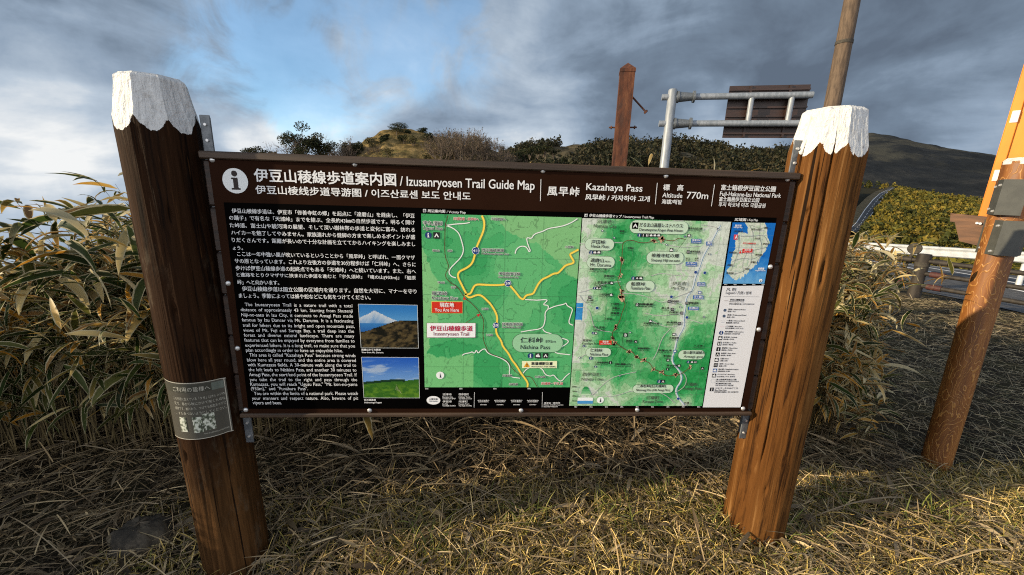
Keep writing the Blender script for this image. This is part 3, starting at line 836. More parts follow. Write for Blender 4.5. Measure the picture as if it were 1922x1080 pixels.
disc(mb, ci, 0.0411, 2, lin(225, 228, 228), 48)
DK = lin(34, 20, 16)
disc(mb, ci+[-0.0005, 0.0238], 0.0096, 3, DK, 24)
patch(mb, [ci+q for q in np.array([(-.0125, .0105), (.0085, .0105), (.0085, -.0235), (.0145, -.0235), (.0145, -.0290), (-.0145, -.0290), (-.0145, -.0235), (-.0070, -.0235), (-.0070, .0055), (-.0125, .0055)])], 3, DK)
mb.build('information_symbol', M['ink'], board)

# black print field with the texts
mb = MB(); patch(mb, rectpx([(420, 380), (1457.5, 409), (1390.5, 766.5), (466.5, 767.5)]), 1, (1, 1, 1))
field = mb.build('text_panel', M['black'], board)
J = [("伊豆山稜線歩道は、伊豆市「修善寺虹の郷」を起点に「達磨山」を経由し、「伊豆", 162, 502, 1703, 533),
     ("の踊子」で有名な「天城峠」までを結ぶ、全長約43㎞の自然歩道です。明るく開け", 140, 560, 1703, 590),
     ("た峠道、富士山や駿河湾の展望、そして深い樹林帯の歩道と変化に富み、訪れる", 145, 622, 1705, 653),
     ("ハイカーを魅了してやみません。家族連れから健脚の方まで楽しめるポイントが盛", 157, 684, 1707, 714),
     ("りだくさんです。距離が長いので十分な計画を立ててからハイキングを楽しみまし", 163, 746, 1708, 774),
     ("ょう。", 170, 806, 255, 808),
     ("ここは一年中強い風が吹いているということから「風早峠」と呼ばれ、一面クマザ", 207, 864, 1705, 888),
     ("サの原となっています。これより左後方の歩道を30分程歩けば「仁科峠」へ、さらに", 187, 922, 1712, 947),
     ("歩けば伊豆山稜線歩道の起終点でもある「天城峠」へと続いています。また、右へ", 195, 983, 1713, 1004),
     ("と進路をとりクマザサに挟まれた歩道を進むと「宇久須峠」「魂の山(933m)」「船原", 203, 1042, 1712, 1061),
     ("峠」へと向かいます。", 210, 1099, 560, 1103)]
mb = MB()
for s, x0, y0, x1, y1 in J:
    h = 40 if len(s) > 5 else 32
    T(mb, s, (400+x0/4.5, 290+y0/4.5), (400+x1/4.5, 290+y1/4.5), h/4.5, WHITE, 2, 0.006)
k2 = 4.154
T(mb, "伊豆山稜線歩道は国立公園の区域内を通ります。自然を大切に、マナーを守り", (430+105/k2, 530+73/k2), (430+1462/k2, 530+86/k2), 9, WHITE, 2, 0.006)
T(mb, "ましょう。季節によっては蜂や蛇などにも気をつけてください。", (430+80/k2, 530+124/k2), (430+1105/k2, 530+135/k2), 9, WHITE, 2, 0.006)
mb.build('japanese_lettering', M['ink'], field)
E_ = [("The Izusanryosen Trail is a nature trail with a total", 126, 187, 962, 194), ("distance of approximately 43 km. Starting from Shuzenji", 93, 226, 965, 235),
      ("Niji-no-sato in Izu City, it connects to Amagi Pass made", 98, 266, 967, 275), ("famous by Izu Dancer via Mt. Daruma. It is a fascinating", 103, 306, 970, 313),
      ("trail for hikers due to its bright and open mountain pass,", 109, 347, 980, 355), ("views of Mt. Fuji and Suruga Bay, a trail deep into the", 113, 386, 975, 393),
      ("forest and diverse natural landscape. There are many", 118, 424, 977, 431), ("features that can be enjoyed by everyone from families to", 122, 463, 980, 469),
      ("experienced hikers. It is a long trail, so make sure that you", 128, 503, 982, 508), ("plan accordingly in order to have an enjoyable hike.", 134, 541, 888, 545),
      ("This area is called \"Kazahaya Pass\" because strong winds", 160, 579, 987, 583), ("blow here all year round, and the entire area is covered", 143, 617, 990, 621),
      ("with Kumazasa fields. A 30-minute walk along the trail to", 148, 655, 992, 658), ("the left leads to Nishina Pass, and another 30 minutes to", 154, 693, 994, 696),
      ("Amagi Pass, the start/end point of the Izusanryosen Trail. If", 158, 732, 997, 733), ("you take the trail to the right and pass through the", 164, 770, 999, 771),
      ("Kumazasa, you will reach \"Ugusu Pass,\" \"Mt. kon-no-yama", 168, 807, 1001, 807), ("(933m),\" and \"Funabara Pass\".", 173, 840, 617, 842),
      ("You are within the limits of a national park. Please watch", 196, 878, 1005, 879), ("your manners and respect nature. Also, beware of pit", 181, 916, 1007, 915),
      ("vipers and bees.", 187, 951, 412, 951)]
mb = MB()
v0, _ = glyphs(E_[8][0], 0.010); a, c = B(430+128/k2, 530+503/k2), B(430+982/k2, 530+508/k2)
xs = (c[0]-a[0])/(v0[:, 0].max()-v0[:, 0].min())*1.0          # natural letter width of this paragraph
for s, x0, y0, x1, y1 in E_:
    a, c = B(430+x0/k2, 530+y0/k2), B(430+x1/k2, 530+y1/k2); want = (c[0]-a[0])/xs
    w1 = np.ptp(glyphs(s, 0.010)[0][:, 0]); w2 = np.ptp(glyphs(s, 0.010, 2.0)[0][:, 0])
    sw = 1+(want-w1)/max(w2-w1, 1e-6)
    T(mb, s, (430+x0/k2, 530+y0/k2), (430+x1/k2, 530+y1/k2), 6.2, WHITE, 2, 0.003, True, float(np.clip(sw, 0.6, 6)))
mb.build('english_lettering', M['ink'], field)

# bottom strip of the black field: addresses (the square codes are left out)
k4 = 4.909
def p4(x, y): return (780+x/k4, 560+y/k4)
mb = MB()
c = B(*p4(165, 940)); disc(mb, c, 0.0185, 2, lin(235, 235, 235), 32, 1.45)
T(mb, '山野歩道', p4(128, 936), p4(203, 936), 3.2, INK, 3, 0.02); T(mb, 'Information', p4(128, 952), p4(203, 952), 2.6, INK, 3, 0.01, True)
for s, x0, y, x1, h in [('沼津市', 250, 895, 333, 4.0), ('Numazu City', 248, 915, 343, 2.4), ('Tel 055-934-4747', 248, 931, 368, 2.4), ('伊豆市', 250, 961, 333, 4.0), ('Izu City', 248, 979, 300, 2.4), ('Tel 0558-72-9911', 248, 996, 368, 2.4),
                        ('西伊豆町', 398, 895, 490, 4.0), ('Nishiizu Town', 398, 915, 503, 2.4), ('Tel 0558-52-1114', 398, 931, 517, 2.4), ('河津町', 398, 961, 480, 4.0), ('Kawazu Town', 398, 979, 495, 2.4), ('Tel 0558-34-1946', 398, 996, 517, 2.4),
                        ('環境省・静岡県', 1183, 972, 1330, 3.0), ('Ministry of the Environment', 1180, 987, 1360, 2.2), ('Shizuoka Prefecture', 1180, 1003, 1310, 2.2)]:
    T(mb, s, p4(x0, y), p4(x1, y), h, WHITE, 2, 0.01, h < 3)
for x in (542, 1168): stroke(mb, [B(*p4(x, 865)), B(*p4(x-3, 1005))], 0.0014, 2, WHITE)
for xq in (625, 778, 930, 1080):
    for y, w in ((945, 52), (958, 46), (985, 30)): T(mb, '自然歩道案内', p4(xq-w, y), p4(xq+w, y), 1.9, WHITE, 2, 0.01)
# strip headings and photo captions
T(mb, '周辺案内図', (802.8, 398.6), (835.5, 400), 5.6, WHITE, 2, 0.016); T(mb, '/ Vicinity Map', (838.5, 400), (874, 401.3), 4.4, WHITE, 2, 0.01, True)
T(mb, '伊豆山稜線歩道マップ', (1105.8, 407.5), (1166.5, 409.3), 5.8, WHITE, 2, 0.016); T(mb, '/ Izusanryosen Trail Map', (1168.5, 409), (1227, 410.4), 4.4, WHITE, 2, 0.012, True)
T(mb, '広域図', (1378.5, 415), (1399.5, 415.6), 5.6, WHITE, 2, 0.016); T(mb, '/ Key Map', (1402, 415), (1422, 415.5), 4.2, WHITE, 2, 0.012, True)
T(mb, '達磨山からの眺め', (430+1032/k2, 530+533/k2), (430+1183/k2, 530+534/k2), 3.6, WHITE, 2, 0.02); T(mb, 'View from Mt. Daruma', (430+1034/k2, 530+552/k2), (430+1204/k2, 530+553/k2), 2.8, WHITE, 2, 0.02, True)
T(mb, '西天城高原', (430+1054/k2, 530+924/k2), (430+1145/k2, 530+924/k2), 3.4, WHITE, 2, 0.02); T(mb, 'Nishiamagi Kogen', (430+1056/k2, 530+942/k2), (430+1190/k2, 530+943/k2), 2.8, WHITE, 2, 0.02, True)
for q, s in (((797, 395.7), 'B'), ((1099.8, 404.6), 'A')):
    c = B(*q); r = 0.0054; patch(mb, [c+d for d in np.array([(-r, r), (r, r), (r, -r), (-r, -r)])], 2, WHITE)
    T(mb, s, (q[0]-1.7, q[1]+2.2), (q[0]+1.7, q[1]+2.2), 4.4, INK, 3, 0.03, True)
for k, s in enumerate(('0m', '500m', '1km', '1500m')): T(mb, s, (798+k*64, 730.8), (804+k*64, 730.8), 2.6, WHITE, 2, 0.01, True)
for k in range(9): T(mb, '%dkm' % k, (1078+k*28.8, 764.8), (1083+k*28.8, 764.8), 2.4, WHITE, 2, 0.01, True)
for k in range(5): T(mb, '%d0km' % k, (1359+k*17.5, 535.2), (1364.5+k*17.5, 535.2), 2.0, WHITE, 2, 0.01, True)
mb.build('caption_lettering', M['ink'], field)

# --- printed sheets: grids of printed colour
def sheet_print(name, corners, nu, nv, fn, layer=2):
    tl, tr, br_, bl = [B(*q) for q in corners]
    u, v = np.meshgrid((np.arange(nu+1))/nu, (np.arange(nv+1))/nv)
    p = ((tl*(1-u[..., None])+tr*u[..., None])*(1-v[..., None])+(bl*(1-u[..., None])+br_*u[..., None])*v[..., None])
    uc, vc = np.meshgrid((np.arange(nu)+.5)/nu, (np.arange(nv)+.5)/nv)
    colr = fn(uc, vc); lum = colr.mean(-1, keepdims=True); colr = np.clip((lum+(colr-lum)*1.22)*0.93, 0, 255)                            # one flat colour per cell
    n1 = nu+1; i, j = np.meshgrid(np.arange(nv), np.arange(nu), indexing='ij')
    idx = np.stack([(i+1)*n1+j, (i+1)*n1+j+1, i*n1+j+1, i*n1+j], -1).reshape(-1, 4)
    P3 = on(p.reshape(-1, 2), layer)
    mb = MB(); mb.add(P3[idx].reshape(-1, 3), np.arange(4*nu*nv).reshape(-1, 4), 0, np.repeat(lin(colr.reshape(-1, 3)), 4, 0))
    def uv(px, py):                             # photo pixel -> (u, v) on this sheet
        q = B(px, py); v_ = (tl[1]-q[1])/(tl[1]-bl[1]); l = tl*(1-v_)+bl*v_; r = tr*(1-v_)+br_*v_
        return (q[0]-l[0])/(r[0]-l[0]), v_
    return mb.build(name, M['print'], board), uv
def mixc(a, b, k): return np.asarray(a, float)*(1-k[..., None])+np.asarray(b, float)*k[..., None]
def steps(f, levels, cols):
    out = np.broadcast_to(np.asarray(cols[0], float), f.shape+(3,)).copy()
    for l, c in zip(levels, cols[1:]): out[f > l] = c
    return out
def seg_dist(u, v, pts):
    d = np.full(u.shape, 9.0)
    for a, b in zip(pts[:-1], pts[1:]):
        a = np.asarray(a); b = np.asarray(b); ab = b-a; t = np.clip(((u-a[0])*ab[0]+(v-a[1])*ab[1])/(ab@ab+1e-12), 0, 1)
        d = np.minimum(d, np.hypot(u-a[0]-t*ab[0], v-a[1]-t*ab[1]))
    return d

# photograph of the snowy peak
def f_fuji(u, v):
    c = mixc((66, 134, 200), (120, 178, 226), sstep(0, .5, v))
    peak = (0.27, 0.13); prof = 0.13+np.abs(u-peak[0])**0.85*0.55+0.015*(fbm(u*30, v*3, 2)-.5)
    prof = np.maximum(prof, 0.135+0.02*np.abs(np.sin(u*60)))
    sn = v > prof
    c[sn] = mixc((232, 238, 245), (120, 165, 215), np.clip((v-prof)*3.2+0.5*(fbm(u*26+v*9, v*10, 3)-.4), 0, 1))[sn]
    c[v > 0.43+0*u] = mixc((74, 136, 196), (58, 112, 176), sstep(.43, .62, v))[v > 0.43+0*u]
    hillp = 0.63-0.27*sstep(-0.05, 0.75, u)+0.012*(fbm(u*50, v*0, 5)-.5)*2
    hh = v > hillp; n = fbm(u*13+v*5, v*17, 7, 5)
    c = c*.9; c[hh] = .85*steps(n, [.38, .46, .54, .62], [(24, 24, 18), (44, 40, 30), (66, 58, 42), (84, 72, 50), (100, 88, 62)])[hh]
    return c
def f_meadow(u, v):
    c = mixc((58, 108, 196), (130, 172, 226), sstep(0, .55, v))
    cl = sstep(.5, .72, fbm(u*3.2, v*11+u*1.5, 3, 5))*sstep(0.02, .2, v); c = mixc(c, (222, 230, 240), 0.75*cl) if False else c*(1-0.7*cl[..., None])+np.array((222, 230, 240))*0.7*cl[..., None]
    hz = 0.60+0.035*np.sin(u*4.2+2.2)-0.06*sstep(.7, 1, u); g = v > hz; n = fbm(u*14, v*20, 9)
    c[g] = (mixc((52, 98, 40), (96, 136, 52), sstep(.3, .7, n)*sstep(.55, .8, v)+0.15))[g]
    c[(v > hz-0.025) & (v < hz+0.03) & (u < .75)] = (30, 58, 38)
    return c*.9
for name_, cs, fn, lab in (('photograph', [(672.7, 570.9), (783.4, 572.9), (785.6, 653.5), (678, 653)], f_fuji, 'printed photograph of a snowy peak above dark hills'),
                      ('photograph', [(678.7, 670.4), (785.8, 671), (787.7, 747), (683.3, 746.7)], f_meadow, 'printed photograph of a green meadow under a blue sky')):
    ph, uvp = sheet_print(name_, cs, 74, 56, fn); ph['label'] = lab
    mb = MB(); q = rectpx(cs)
    for a, b in zip(q, q[1:]+q[:1]): stroke(mb, [a, b], 0.0016, 3, lin(200, 205, 205))
    if fn is f_meadow:
        for k in range(7): stroke(mb, [B(754-k*1.2, 746-k*2-6), B(752-k*1.5, 735-k*2.2), B(746+k*.4-4, 731-k*1.5)], 0.0006, 3, lin(190, 190, 150))
    mb.build('photo_border', M['ink'], ph)

# --- vicinity map
k3 = 5.4
def p3(x, y): return (780+x/k3, 380+y/k3)
def f_vic(u, v):
    n = fbm(u*3.1+3, v*3.6, 21, 5); n2 = fbm(u*4+9, v*4, 33, 5)
    c = steps(n, [.40, .50, .62], [(72, 158, 102), (86, 168, 112), (98, 176, 120), (112, 184, 128)])
    lite = (0.55*u-0.9*v+0.25*n2) > 0.34; c[lite] = (140, 192, 138)
    l2 = (0.55*(0.12-u)+0.2*(n2-.5)-0.25*np.abs(v-.53)) > 0.0; c[l2] = (140, 196, 140)
    l3 = (v > .84+.25*(n-.5)) & (u < .33); c[l3] = (128, 192, 134)
    cont = np.abs(((n*9) % 1)-.5) < 0.03; c[cont] = c[cont]*0.84
    c += (fbm(u*120, v*120, 4, 2)-.5)[..., None]*8
    return c
vic, uv_v = sheet_print('vicinity_map', [(790.6, 401.3), (1091.5, 408.7), (1069.3, 727), (797.3, 727)], 170, 160, f_vic)
mb = MB()
for u0 in (871, 949, 1021): stroke(mb, [B(u0, 404+(u0-871)*.02), B(869+(u0-871)*.93, 726.5)], 0.0007, 3, lin(60, 110, 70))
for y0, y1 in ((482, 487), (553, 557.5), (624, 624.5), (688.5, 688.5)): stroke(mb, [B(793+(y0-482)*.02, y0), B(1084-(y0-482)*.07, y1)], 0.0007, 3, lin(60, 110, 70))
g = np.random.default_rng(3)
for k in range(9):
    c0 = g.uniform((830, 440), (1050, 690)); pts = []
    a0 = 0; 
    for s in range(14): pts.append(B(c0[0]+np.cumsum([0])[0]+s*6*math.cos(k)+g.normal()*3, c0[1]+s*5*math.sin(k*1.7)+g.normal()*4))
    pts = [q for q in pts if B(800, 0)[0] < q[0] < B(1068, 600)[0] and B(900, 720)[1] < q[1] < B(900, 412)[1]]
    if len(pts) > 3: stroke(mb, pts, 0.0006, 3, lin(66, 128, 84))
def road(px, w, col, edge, layer):
    pts = [B(*q) for q in px]
    if edge is not None: stroke(mb, pts, w+0.0016, layer, edge)
    stroke(mb, pts, w, layer+1, col)
WR, WE = lin(236, 240, 232), lin(120, 150, 120)
for pts in ([p3(310, 235), p3(400, 220), p3(500, 215), p3(550, 205)], [p3(310, 235), p3(380, 260), p3(440, 310), p3(470, 400), p3(490, 490), p3(460, 560), p3(400, 620), p3(350, 670), p3(335, 710), p3(360, 750), p3(410, 765)],
            [p3(1640, 165), p3(1590, 200), p3(1510, 235), p3(1440, 250), p3(1340, 265), p3(1290, 295), p3(1200, 320), p3(1175, 370), p3(1130, 355), p3(1125, 380), p3(1145, 450), p3(1165, 490), p3(1150, 505), p3(1135, 470), p3(1110, 445), p3(1060, 445), p3(1020, 475), p3(1008, 520)],
            [p3(1110, 985), p3(1220, 990), p4(1110, 18), p4(1215, 10), p4(1205, 30), p4(1170, 60), p4(1225, 65), p4(1220, 100), p4(1190, 130), p4(1195, 200), p4(1170, 280), p4(1050, 295), p4(970, 310)],
            [p4(1220, 100), p4(1290, 70), p4(1370, 55), p4(1385, 40), p4(1395, 70), p4(1450, 95), p4(1430, 150), p4(1405, 230), p4(1450, 248)],
            [p4(1170, 280), p4(1190, 310), p4(1250, 325), p4(1290, 355), p4(1400, 380), p4(1410, 405), p4(1350, 445), p4(1280, 480), p4(1285, 505), p4(1425, 520)],
            [p4(430, 525), p4(450, 510), p4(510, 500), p4(520, 490), p4(545, 510), p4(560, 470), p4(575, 510), p4(600, 480), p4(640, 460), p4(660, 500), p4(700, 520), p4(790, 550), p4(850, 590), p4(870, 640), p4(860, 690), p4(880, 725), p4(960, 735)],
            [p4(990, 690), p4(1020, 650), p4(1100, 620), p4(1170, 650), p4(1190, 700), p4(1240, 720), p4(1270, 700), p4(1300, 740), p4(1340, 770), p4(1380, 720), p4(1418, 690)]):
    road(pts, 0.0034, WR, WE, 3)
YL, YE = lin(246, 214, 84), lin(176, 140, 50)
for pts in ([p3(672, 135), p3(700, 200), p3(690, 290), p3(650, 380), p3(620, 450), p3(600, 540), p3(575, 620), p3(520, 665), p3(440, 700), p3(425, 750), p3(460, 820), p3(500, 900), p3(520, 930)],
            [p3(500, 930), p3(520, 932), p3(560, 925), p3(580, 870), p3(610, 830), p3(700, 835), p3(800, 840), p3(890, 835), p3(935, 820), p3(990, 880), p3(1030, 930), p3(1060, 970), p3(1095, 985), p3(1110, 950), p3(1140, 935), p3(1190, 930), p3(1215, 880), p3(1240, 830), p3(1280, 780), p3(1340, 755), p3(1400, 720), p3(1440, 720), p3(1480, 680), p3(1520, 635), p3(1590, 620), p3(1605, 600), p3(1580, 560), p3(1560, 525), p3(1600, 505), p3(1650, 478)],
            [p3(500, 930), p3(545, 970), p3(600, 945), p3(640, 935), p3(680, 950), p3(730, 1000), p4(690, 50), p4(740, 130), p4(755, 190), p4(740, 270), p4(745, 330), p4(790, 390), p4(800, 440), p4(860, 510), p4(880, 560), p4(930, 620), p4(970, 690), p4(1010, 740), p4(1035, 780), p4(1030, 818)]):
    road(pts, 0.0066, YL, YE, 4)
for pts in ([p3(330, 130), p3(300, 230), p3(298, 350), p3(295, 545), p3(345, 650), p3(290, 745), p3(360, 820), p3(420, 850), p3(470, 920), p3(500, 970), p3(550, 1010), p4(500, 30), p4(580, 110), p4(635, 205), p4(620, 300), p4(625, 390), p4(660, 470), p4(680, 510), p4(780, 540), p4(860, 580), p4(885, 640), p4(930, 680), p4(970, 710)], [p4(1010, 715), p4(1060, 720), p4(1090, 760), p4(1120, 815)]):
    stroke(mb, [B(*q) for q in pts], 0.0022, 5, lin(92, 34, 26))
mb.build('road_lines', M['ink'], vic)

def box(mb, px, layer, fill, edge=None, ew=0.0014):
    q = rectpx(px); 
    if edge is not None:
        c = np.mean(q, 0); q2 = [p+np.sign(p-c)*ew for p in q]; patch(mb, q2, layer, edge)
    patch(mb, q, layer+1, fill)
def halo(mb, s, pl, pr, h, col=INK, bold=0.008, cap=False, hc=(225, 236, 222)):
    T(mb, s, pl, pr, h, lin(*hc), 5, bold+0.07, cap); T(mb, s, pl, pr, h, col, 7, bold, cap)
def shield(mb, q, r, s, col=(24, 60, 128)):
    c = B(*q); disc(mb, c, r, 5, lin(230, 235, 240), 8); disc(mb, c, r*0.86, 6, lin(*col), 8)
    if s: T(mb, s, (q[0]-r*330, q[1]+2.4), (q[0]+r*330, q[1]+2.4), 5.0, WHITE, 7, 0.02, True)
def pict(mb, q, r, kind='i'):
    c = B(*q)
    if kind == 'i':
        disc(mb, c, r, 5, lin(18, 52, 110), 24); disc(mb, c+[0, r*.5], r*.2, 6, WHITE, 12)
        patch(mb, [c+np.array(d)*r for d in ((-.3, .2), (.2, .2), (.2, -.5), (.35, -.5), (.35, -.65), (-.35, -.65), (-.35, -.5), (-.18, -.5), (-.18, .05), (-.3, .05))], 6, WHITE)
    else:
        patch(mb, [c+np.array(d)*r for d in ((-1, 1), (1, 1), (1, -1), (-1, -1))], 5, lin(22, 22, 26) if kind != 'blue' else lin(40, 92, 160))
        if kind == 'roof':
            patch(mb, [c+np.array(d)*r for d in ((-.75, -.55), (-.1, .6), (.1, .6), (.75, -.55), (.35, -.55), (0, .1), (-.35, -.55))], 6, WHITE)
        elif kind == 'toilet':
            for s in (-.4, .4):
                disc(mb, c+np.array((s, .5))*r, r*.17, 6, WHITE, 8); patch(mb, [c+np.array(d)*r for d in ((s-.22, .28), (s+.22, .28), (s+.2, -.7), (s-.2, -.7))], 6, WHITE)
        elif kind == 'view':
            disc(mb, c+np.array((0, .5))*r, r*.2, 6, WHITE, 8); patch(mb, [c+np.array(d)*r for d in ((-.2, .25), (.2, .25), (.14, -.75), (-.14, -.75))], 6, WHITE)
        elif kind == 'waves':
            for yy in (.4, 0, -.4): stroke(mb, [c+np.array((x*.25, yy+.12*(x % 2)))*r for x in range(-3, 4)], r*.16, 6, lin(190, 190, 190))
        else:
            patch(mb, [c+np.array(d)*r for d in ((-.75, .35), (.3, .35), (.75, -.1), (.75, -.5), (-.75, -.5))], 6, WHITE)
            patch(mb, [c+np.array(d)*r for d in ((-.2, .75), (.4, .75), (.3, .45), (-.3, .45))], 6, WHITE)
mb = MB()
halo(mb, '宇久須峠', p3(78, 232), p3(275, 234), 8); halo(mb, 'Ugusu Pass', p3(80, 276), p3(275, 280), 6, cap=True)
pict(mb, p3(130, 333), 0.0118); pict(mb, p3(214, 335), 0.0115, 'roof')
shield(mb, p3(610, 490), 0.0145, '411'); shield(mb, p3(935, 820), 0.0135, '59'); shield(mb, p4(740, 249), 0.0125, '59')
halo(mb, '西天城高原線', p3(672, 497), p3(895, 503), 6.0); halo(mb, 'Nishiamagikogen Line', p3(672, 525), p3(945, 533), 3.6, cap=True)
halo(mb, '伊東西伊豆線', p3(840, 737), p3(1058, 741), 6.0); halo(mb, 'Ito-Nishiizu Line', p3(842, 764), p3(1042, 768), 3.6, cap=True)
halo(mb, '伊東西伊豆線', p4(795, 252), p4(985, 252), 6.0); halo(mb, 'Ito-Nishiizu Line', p4(797, 274), p4(970, 274), 3.6, cap=True)
halo(mb, '天城牧場・風早峠へ', p3(385, 180), p3(640, 186), 5.5, lin(190, 50, 50)); halo(mb, '天城高原へ', p3(765, 180), p3(915, 186), 5)
for s, x, y in (('魂の山', 172, 500), ('徒歩', 325, 503), ('魂の山', 225, 822), ('徒歩', 360, 872)): halo(mb, s, p3(x, y), p3(x+(70 if len(s) > 2 else 50), y), 4.4)
for s, x, y in (('仁科峠', 608, 108), ('仁科峠', 650, 348)): halo(mb, s, p4(x, y), p4(x+62, y), 4.4)
halo(mb, '土肥峠', p3(1510, 462), p3(1600, 465), 4.4)
halo(mb, '風早峠', p3(165, 940), p3(320, 942), 7.5); halo(mb, 'Kazahaya Pass', p3(168, 980), p3(430, 986), 6, cap=True)
patch(mb, rectpx([p3(478, 985), p3(495, 950), p3(512, 985)]), 6, lin(212, 50, 30))
box(mb, [p4(150, 32), p4(432, 34), p4(430, 135), p4(152, 133)], 4, lin(206, 44, 22), lin(246, 214, 90))
T(mb, '現在地', p4(225, 80), p4(355, 81), 8.5, WHITE, 7, 0.02); T(mb, 'You Are Here', p4(178, 121), p4(400, 122), 6.5, WHITE, 7, 0.01, True)
stroke(mb, [B(*p4(450, 233)), B(*p4(590, 145))], 0.0016, 4, lin(120, 30, 30)); patch(mb, rectpx([p4(600, 138), p4(562, 150), p4(580, 172)]), 5, lin(200, 40, 50))
box(mb, [p4(106, 228), p4(552, 228), p4(551, 359), p4(106, 359)], 5, lin(240, 240, 240), lin(120, 60, 60), 0.0012)
T(mb, '伊豆山稜線歩道', p4(135, 300), p4(525, 300), 10, lin(176, 22, 62), 7, 0.022); T(mb, 'Izusanryosen Trail', p4(168, 342), p4(492, 341), 6.8, lin(130, 40, 60), 7, 0.006, True)
def pill(mb, q, layer, fill, edge, ew=0.0013):
    """rounded label box from its corner pixels"""
    P_ = rectpx(q); x0, x1 = min(p[0] for p in P_), max(p[0] for p in P_); z0, z1 = min(p[1] for p in P_), max(p[1] for p in P_)
    for grow, c, l in ((ew, edge, layer), (0, fill, layer+1)):
        r = (z1-z0)/2; t = np.linspace(math.pi/2, 1.5*math.pi, 12)
        pts = [((x0+r)+(r+grow)*math.cos(a), (z0+z1)/2+(r+grow)*math.sin(a)) for a in t]+[((x1-r)-(r+grow)*math.cos(a), (z0+z1)/2-(r+grow)*math.sin(a)) for a in t]
        patch(mb, pts, l, c)
pill(mb, [p4(895, 330), p4(1350, 330), p4(1350, 492), p4(895, 492)], 5, lin(150, 200, 158), lin(60, 84, 66))
T(mb, '仁科峠', p4(965, 407), p4(1170, 408), 10, INK, 7, 0.014); T(mb, '895m', p4(1195, 407), p4(1288, 407), 5, INK, 7, 0, True); T(mb, 'Nishina Pass', p4(966, 466), p4(1237, 467), 7.6, INK, 7, 0.008, True)
pict(mb, p4(1058, 528), 0.0112); pict(mb, p4(1127, 528), 0.0108, 'park'); pict(mb, p4(1197, 528), 0.0108, 'roof')
box(mb, [p4(980, 576), p4(1302, 576), p4(1300, 641), p4(980, 641)], 5, lin(236, 240, 196), lin(110, 140, 100), 0.0008)
patch(mb, rectpx([p4(1024, 584), p4(1052, 632), p4(996, 632)]), 7, lin(232, 160, 40)); T(mb, '!', p4(1021, 628), p4(1027, 628), 6, INK, 8, 0.02, True)
T(mb, '車道横断注意', p4(1065, 613), p4(1260, 613), 5.6, INK, 7, 0.03); T(mb, 'WATCH OUT FOR TRAFFIC', p4(1065, 634), p4(1290, 634), 2.8, INK, 7, 0.02, True)
c = B(*p4(227, 708)); disc(mb, c, 0.0155, 5, lin(238, 240, 238), 28); patch(mb, [c+np.array(d)*0.0155 for d in ((-.02, .75), (.3, -.75), (.05, -.55), (-.12, -.75))], 6, INK)
halo(mb, '天城高原', p4(802, 720), p4(885, 720), 4.2); halo(mb, '仁科の森', p4(1098, 732), p4(1195, 732), 4.2); halo(mb, '天城牧場', p4(860, 800), p4(940, 800), 4.2); halo(mb, '天城峠・宇久須', p4(1155, 795), p4(1355, 795), 5, lin(190, 50, 50))
mb.build('map_lettering', M['ink'], vic)

# --- trail map
k6, k7 = 5.686, 5.143
def p6(x, y): return (1070+x/k6, 390+y/k6)
def p7(x, y): return (1060+x/k7, 570+y/k7)
trail_px = [p6(1230, 340), p6(1160, 320), p6(1110, 355), p6(1040, 350), p6(980, 335), p6(900, 350), p6(820, 375), p6(740, 375), p6(660, 345), p6(600, 350), p6(560, 380), p6(555, 450), p6(550, 560), p6(540, 640), p6(530, 720), p6(500, 780), p6(540, 850), p6(550, 900), p6(545, 960), p6(590, 1020), p7(575, 30), p7(550, 90), p7(530, 170), p7(490, 230), p7(455, 280), p7(460, 330), p7(490, 380), p7(560, 430), p7(620, 460), p7(650, 460), p7(690, 520), p7(760, 550), p7(820, 570), p7(850, 630), p7(930, 660), p7(980, 700), p7(1060, 690), p7(1120, 680), p7(1200, 620)]
river_px = [p6(1592, 190), p6(1535, 300), p6(1480, 400), p6(1410, 520), p6(1380, 620), p6(1330, 740), p6(1300, 880), p6(1230, 950), p7(1160, 40), p7(1140, 130), p7(1150, 220), p7(1080, 330), p7(1060, 440), p7(1020, 560), p7(1110, 650), p7(1130, 740), p7(1060, 830), p7(1090, 910), p7(1150, 980)]
A_cor = [(1093.2, 409.7), (1372, 416.7), (1317.6, 762), (1068.2, 761.5)]
def uv_of(cor, px):
    tl, tr, br_, bl = [B(*q) for q in cor]; q = B(*px); v_ = (tl[1]-q[1])/(tl[1]-bl[1]); l = tl*(1-v_)+bl*v_; r = tr*(1-v_)+br_*v_
    return np.array([(q[0]-l[0])/(r[0]-l[0]), v_])
tr_uv = [uv_of(A_cor, q) for q in trail_px]; rv_uv = [uv_of(A_cor, q) for q in river_px]
def f_trail(u, v):
    n = fbm(u*9, v*11, 41, 5); n2 = fbm(u*22+4, v*26, 47, 4)
    d = seg_dist(u, v, tr_uv[9:]); dr = seg_dist(u, v, rv_uv)
    h = np.exp(-(d/0.15)**2)*0.85+np.exp(-(((u-.95)/.2)**2+((v-.80)/.28)**2))*0.85+0.28*np.exp(-(((u-.5)/.3)**2+((v-.93)/.12)**2))
    h = h*(0.75+0.5*n)+1.1*(n-.5)+0.75*(n2-.5)
    h -= 0.5*np.exp(-(dr/0.035)**2)+0.42*np.exp(-((u-.02)/.14)**2)*(v < .75)+0.25*sstep(.8, 1, u)*(v < .4)
    c = steps(h, [-.20, .03, .28, .54, .84], [(216, 224, 214), (190, 216, 186), (160, 200, 158), (124, 184, 134), (86, 166, 108), (58, 148, 88)])
    sea = (u < .05) & (np.abs(v-.47) < .04+.01*n); c[sea] = (74, 150, 206)
    n3 = fbm(u*64+2, v*74, 53, 3); c += ((n2-.5)*34+(n3-.5)*32)[..., None]; ct = np.abs(((h*5) % 1)-.5) < .07; c[ct] *= .90
    return np.clip(c, 0, 255)
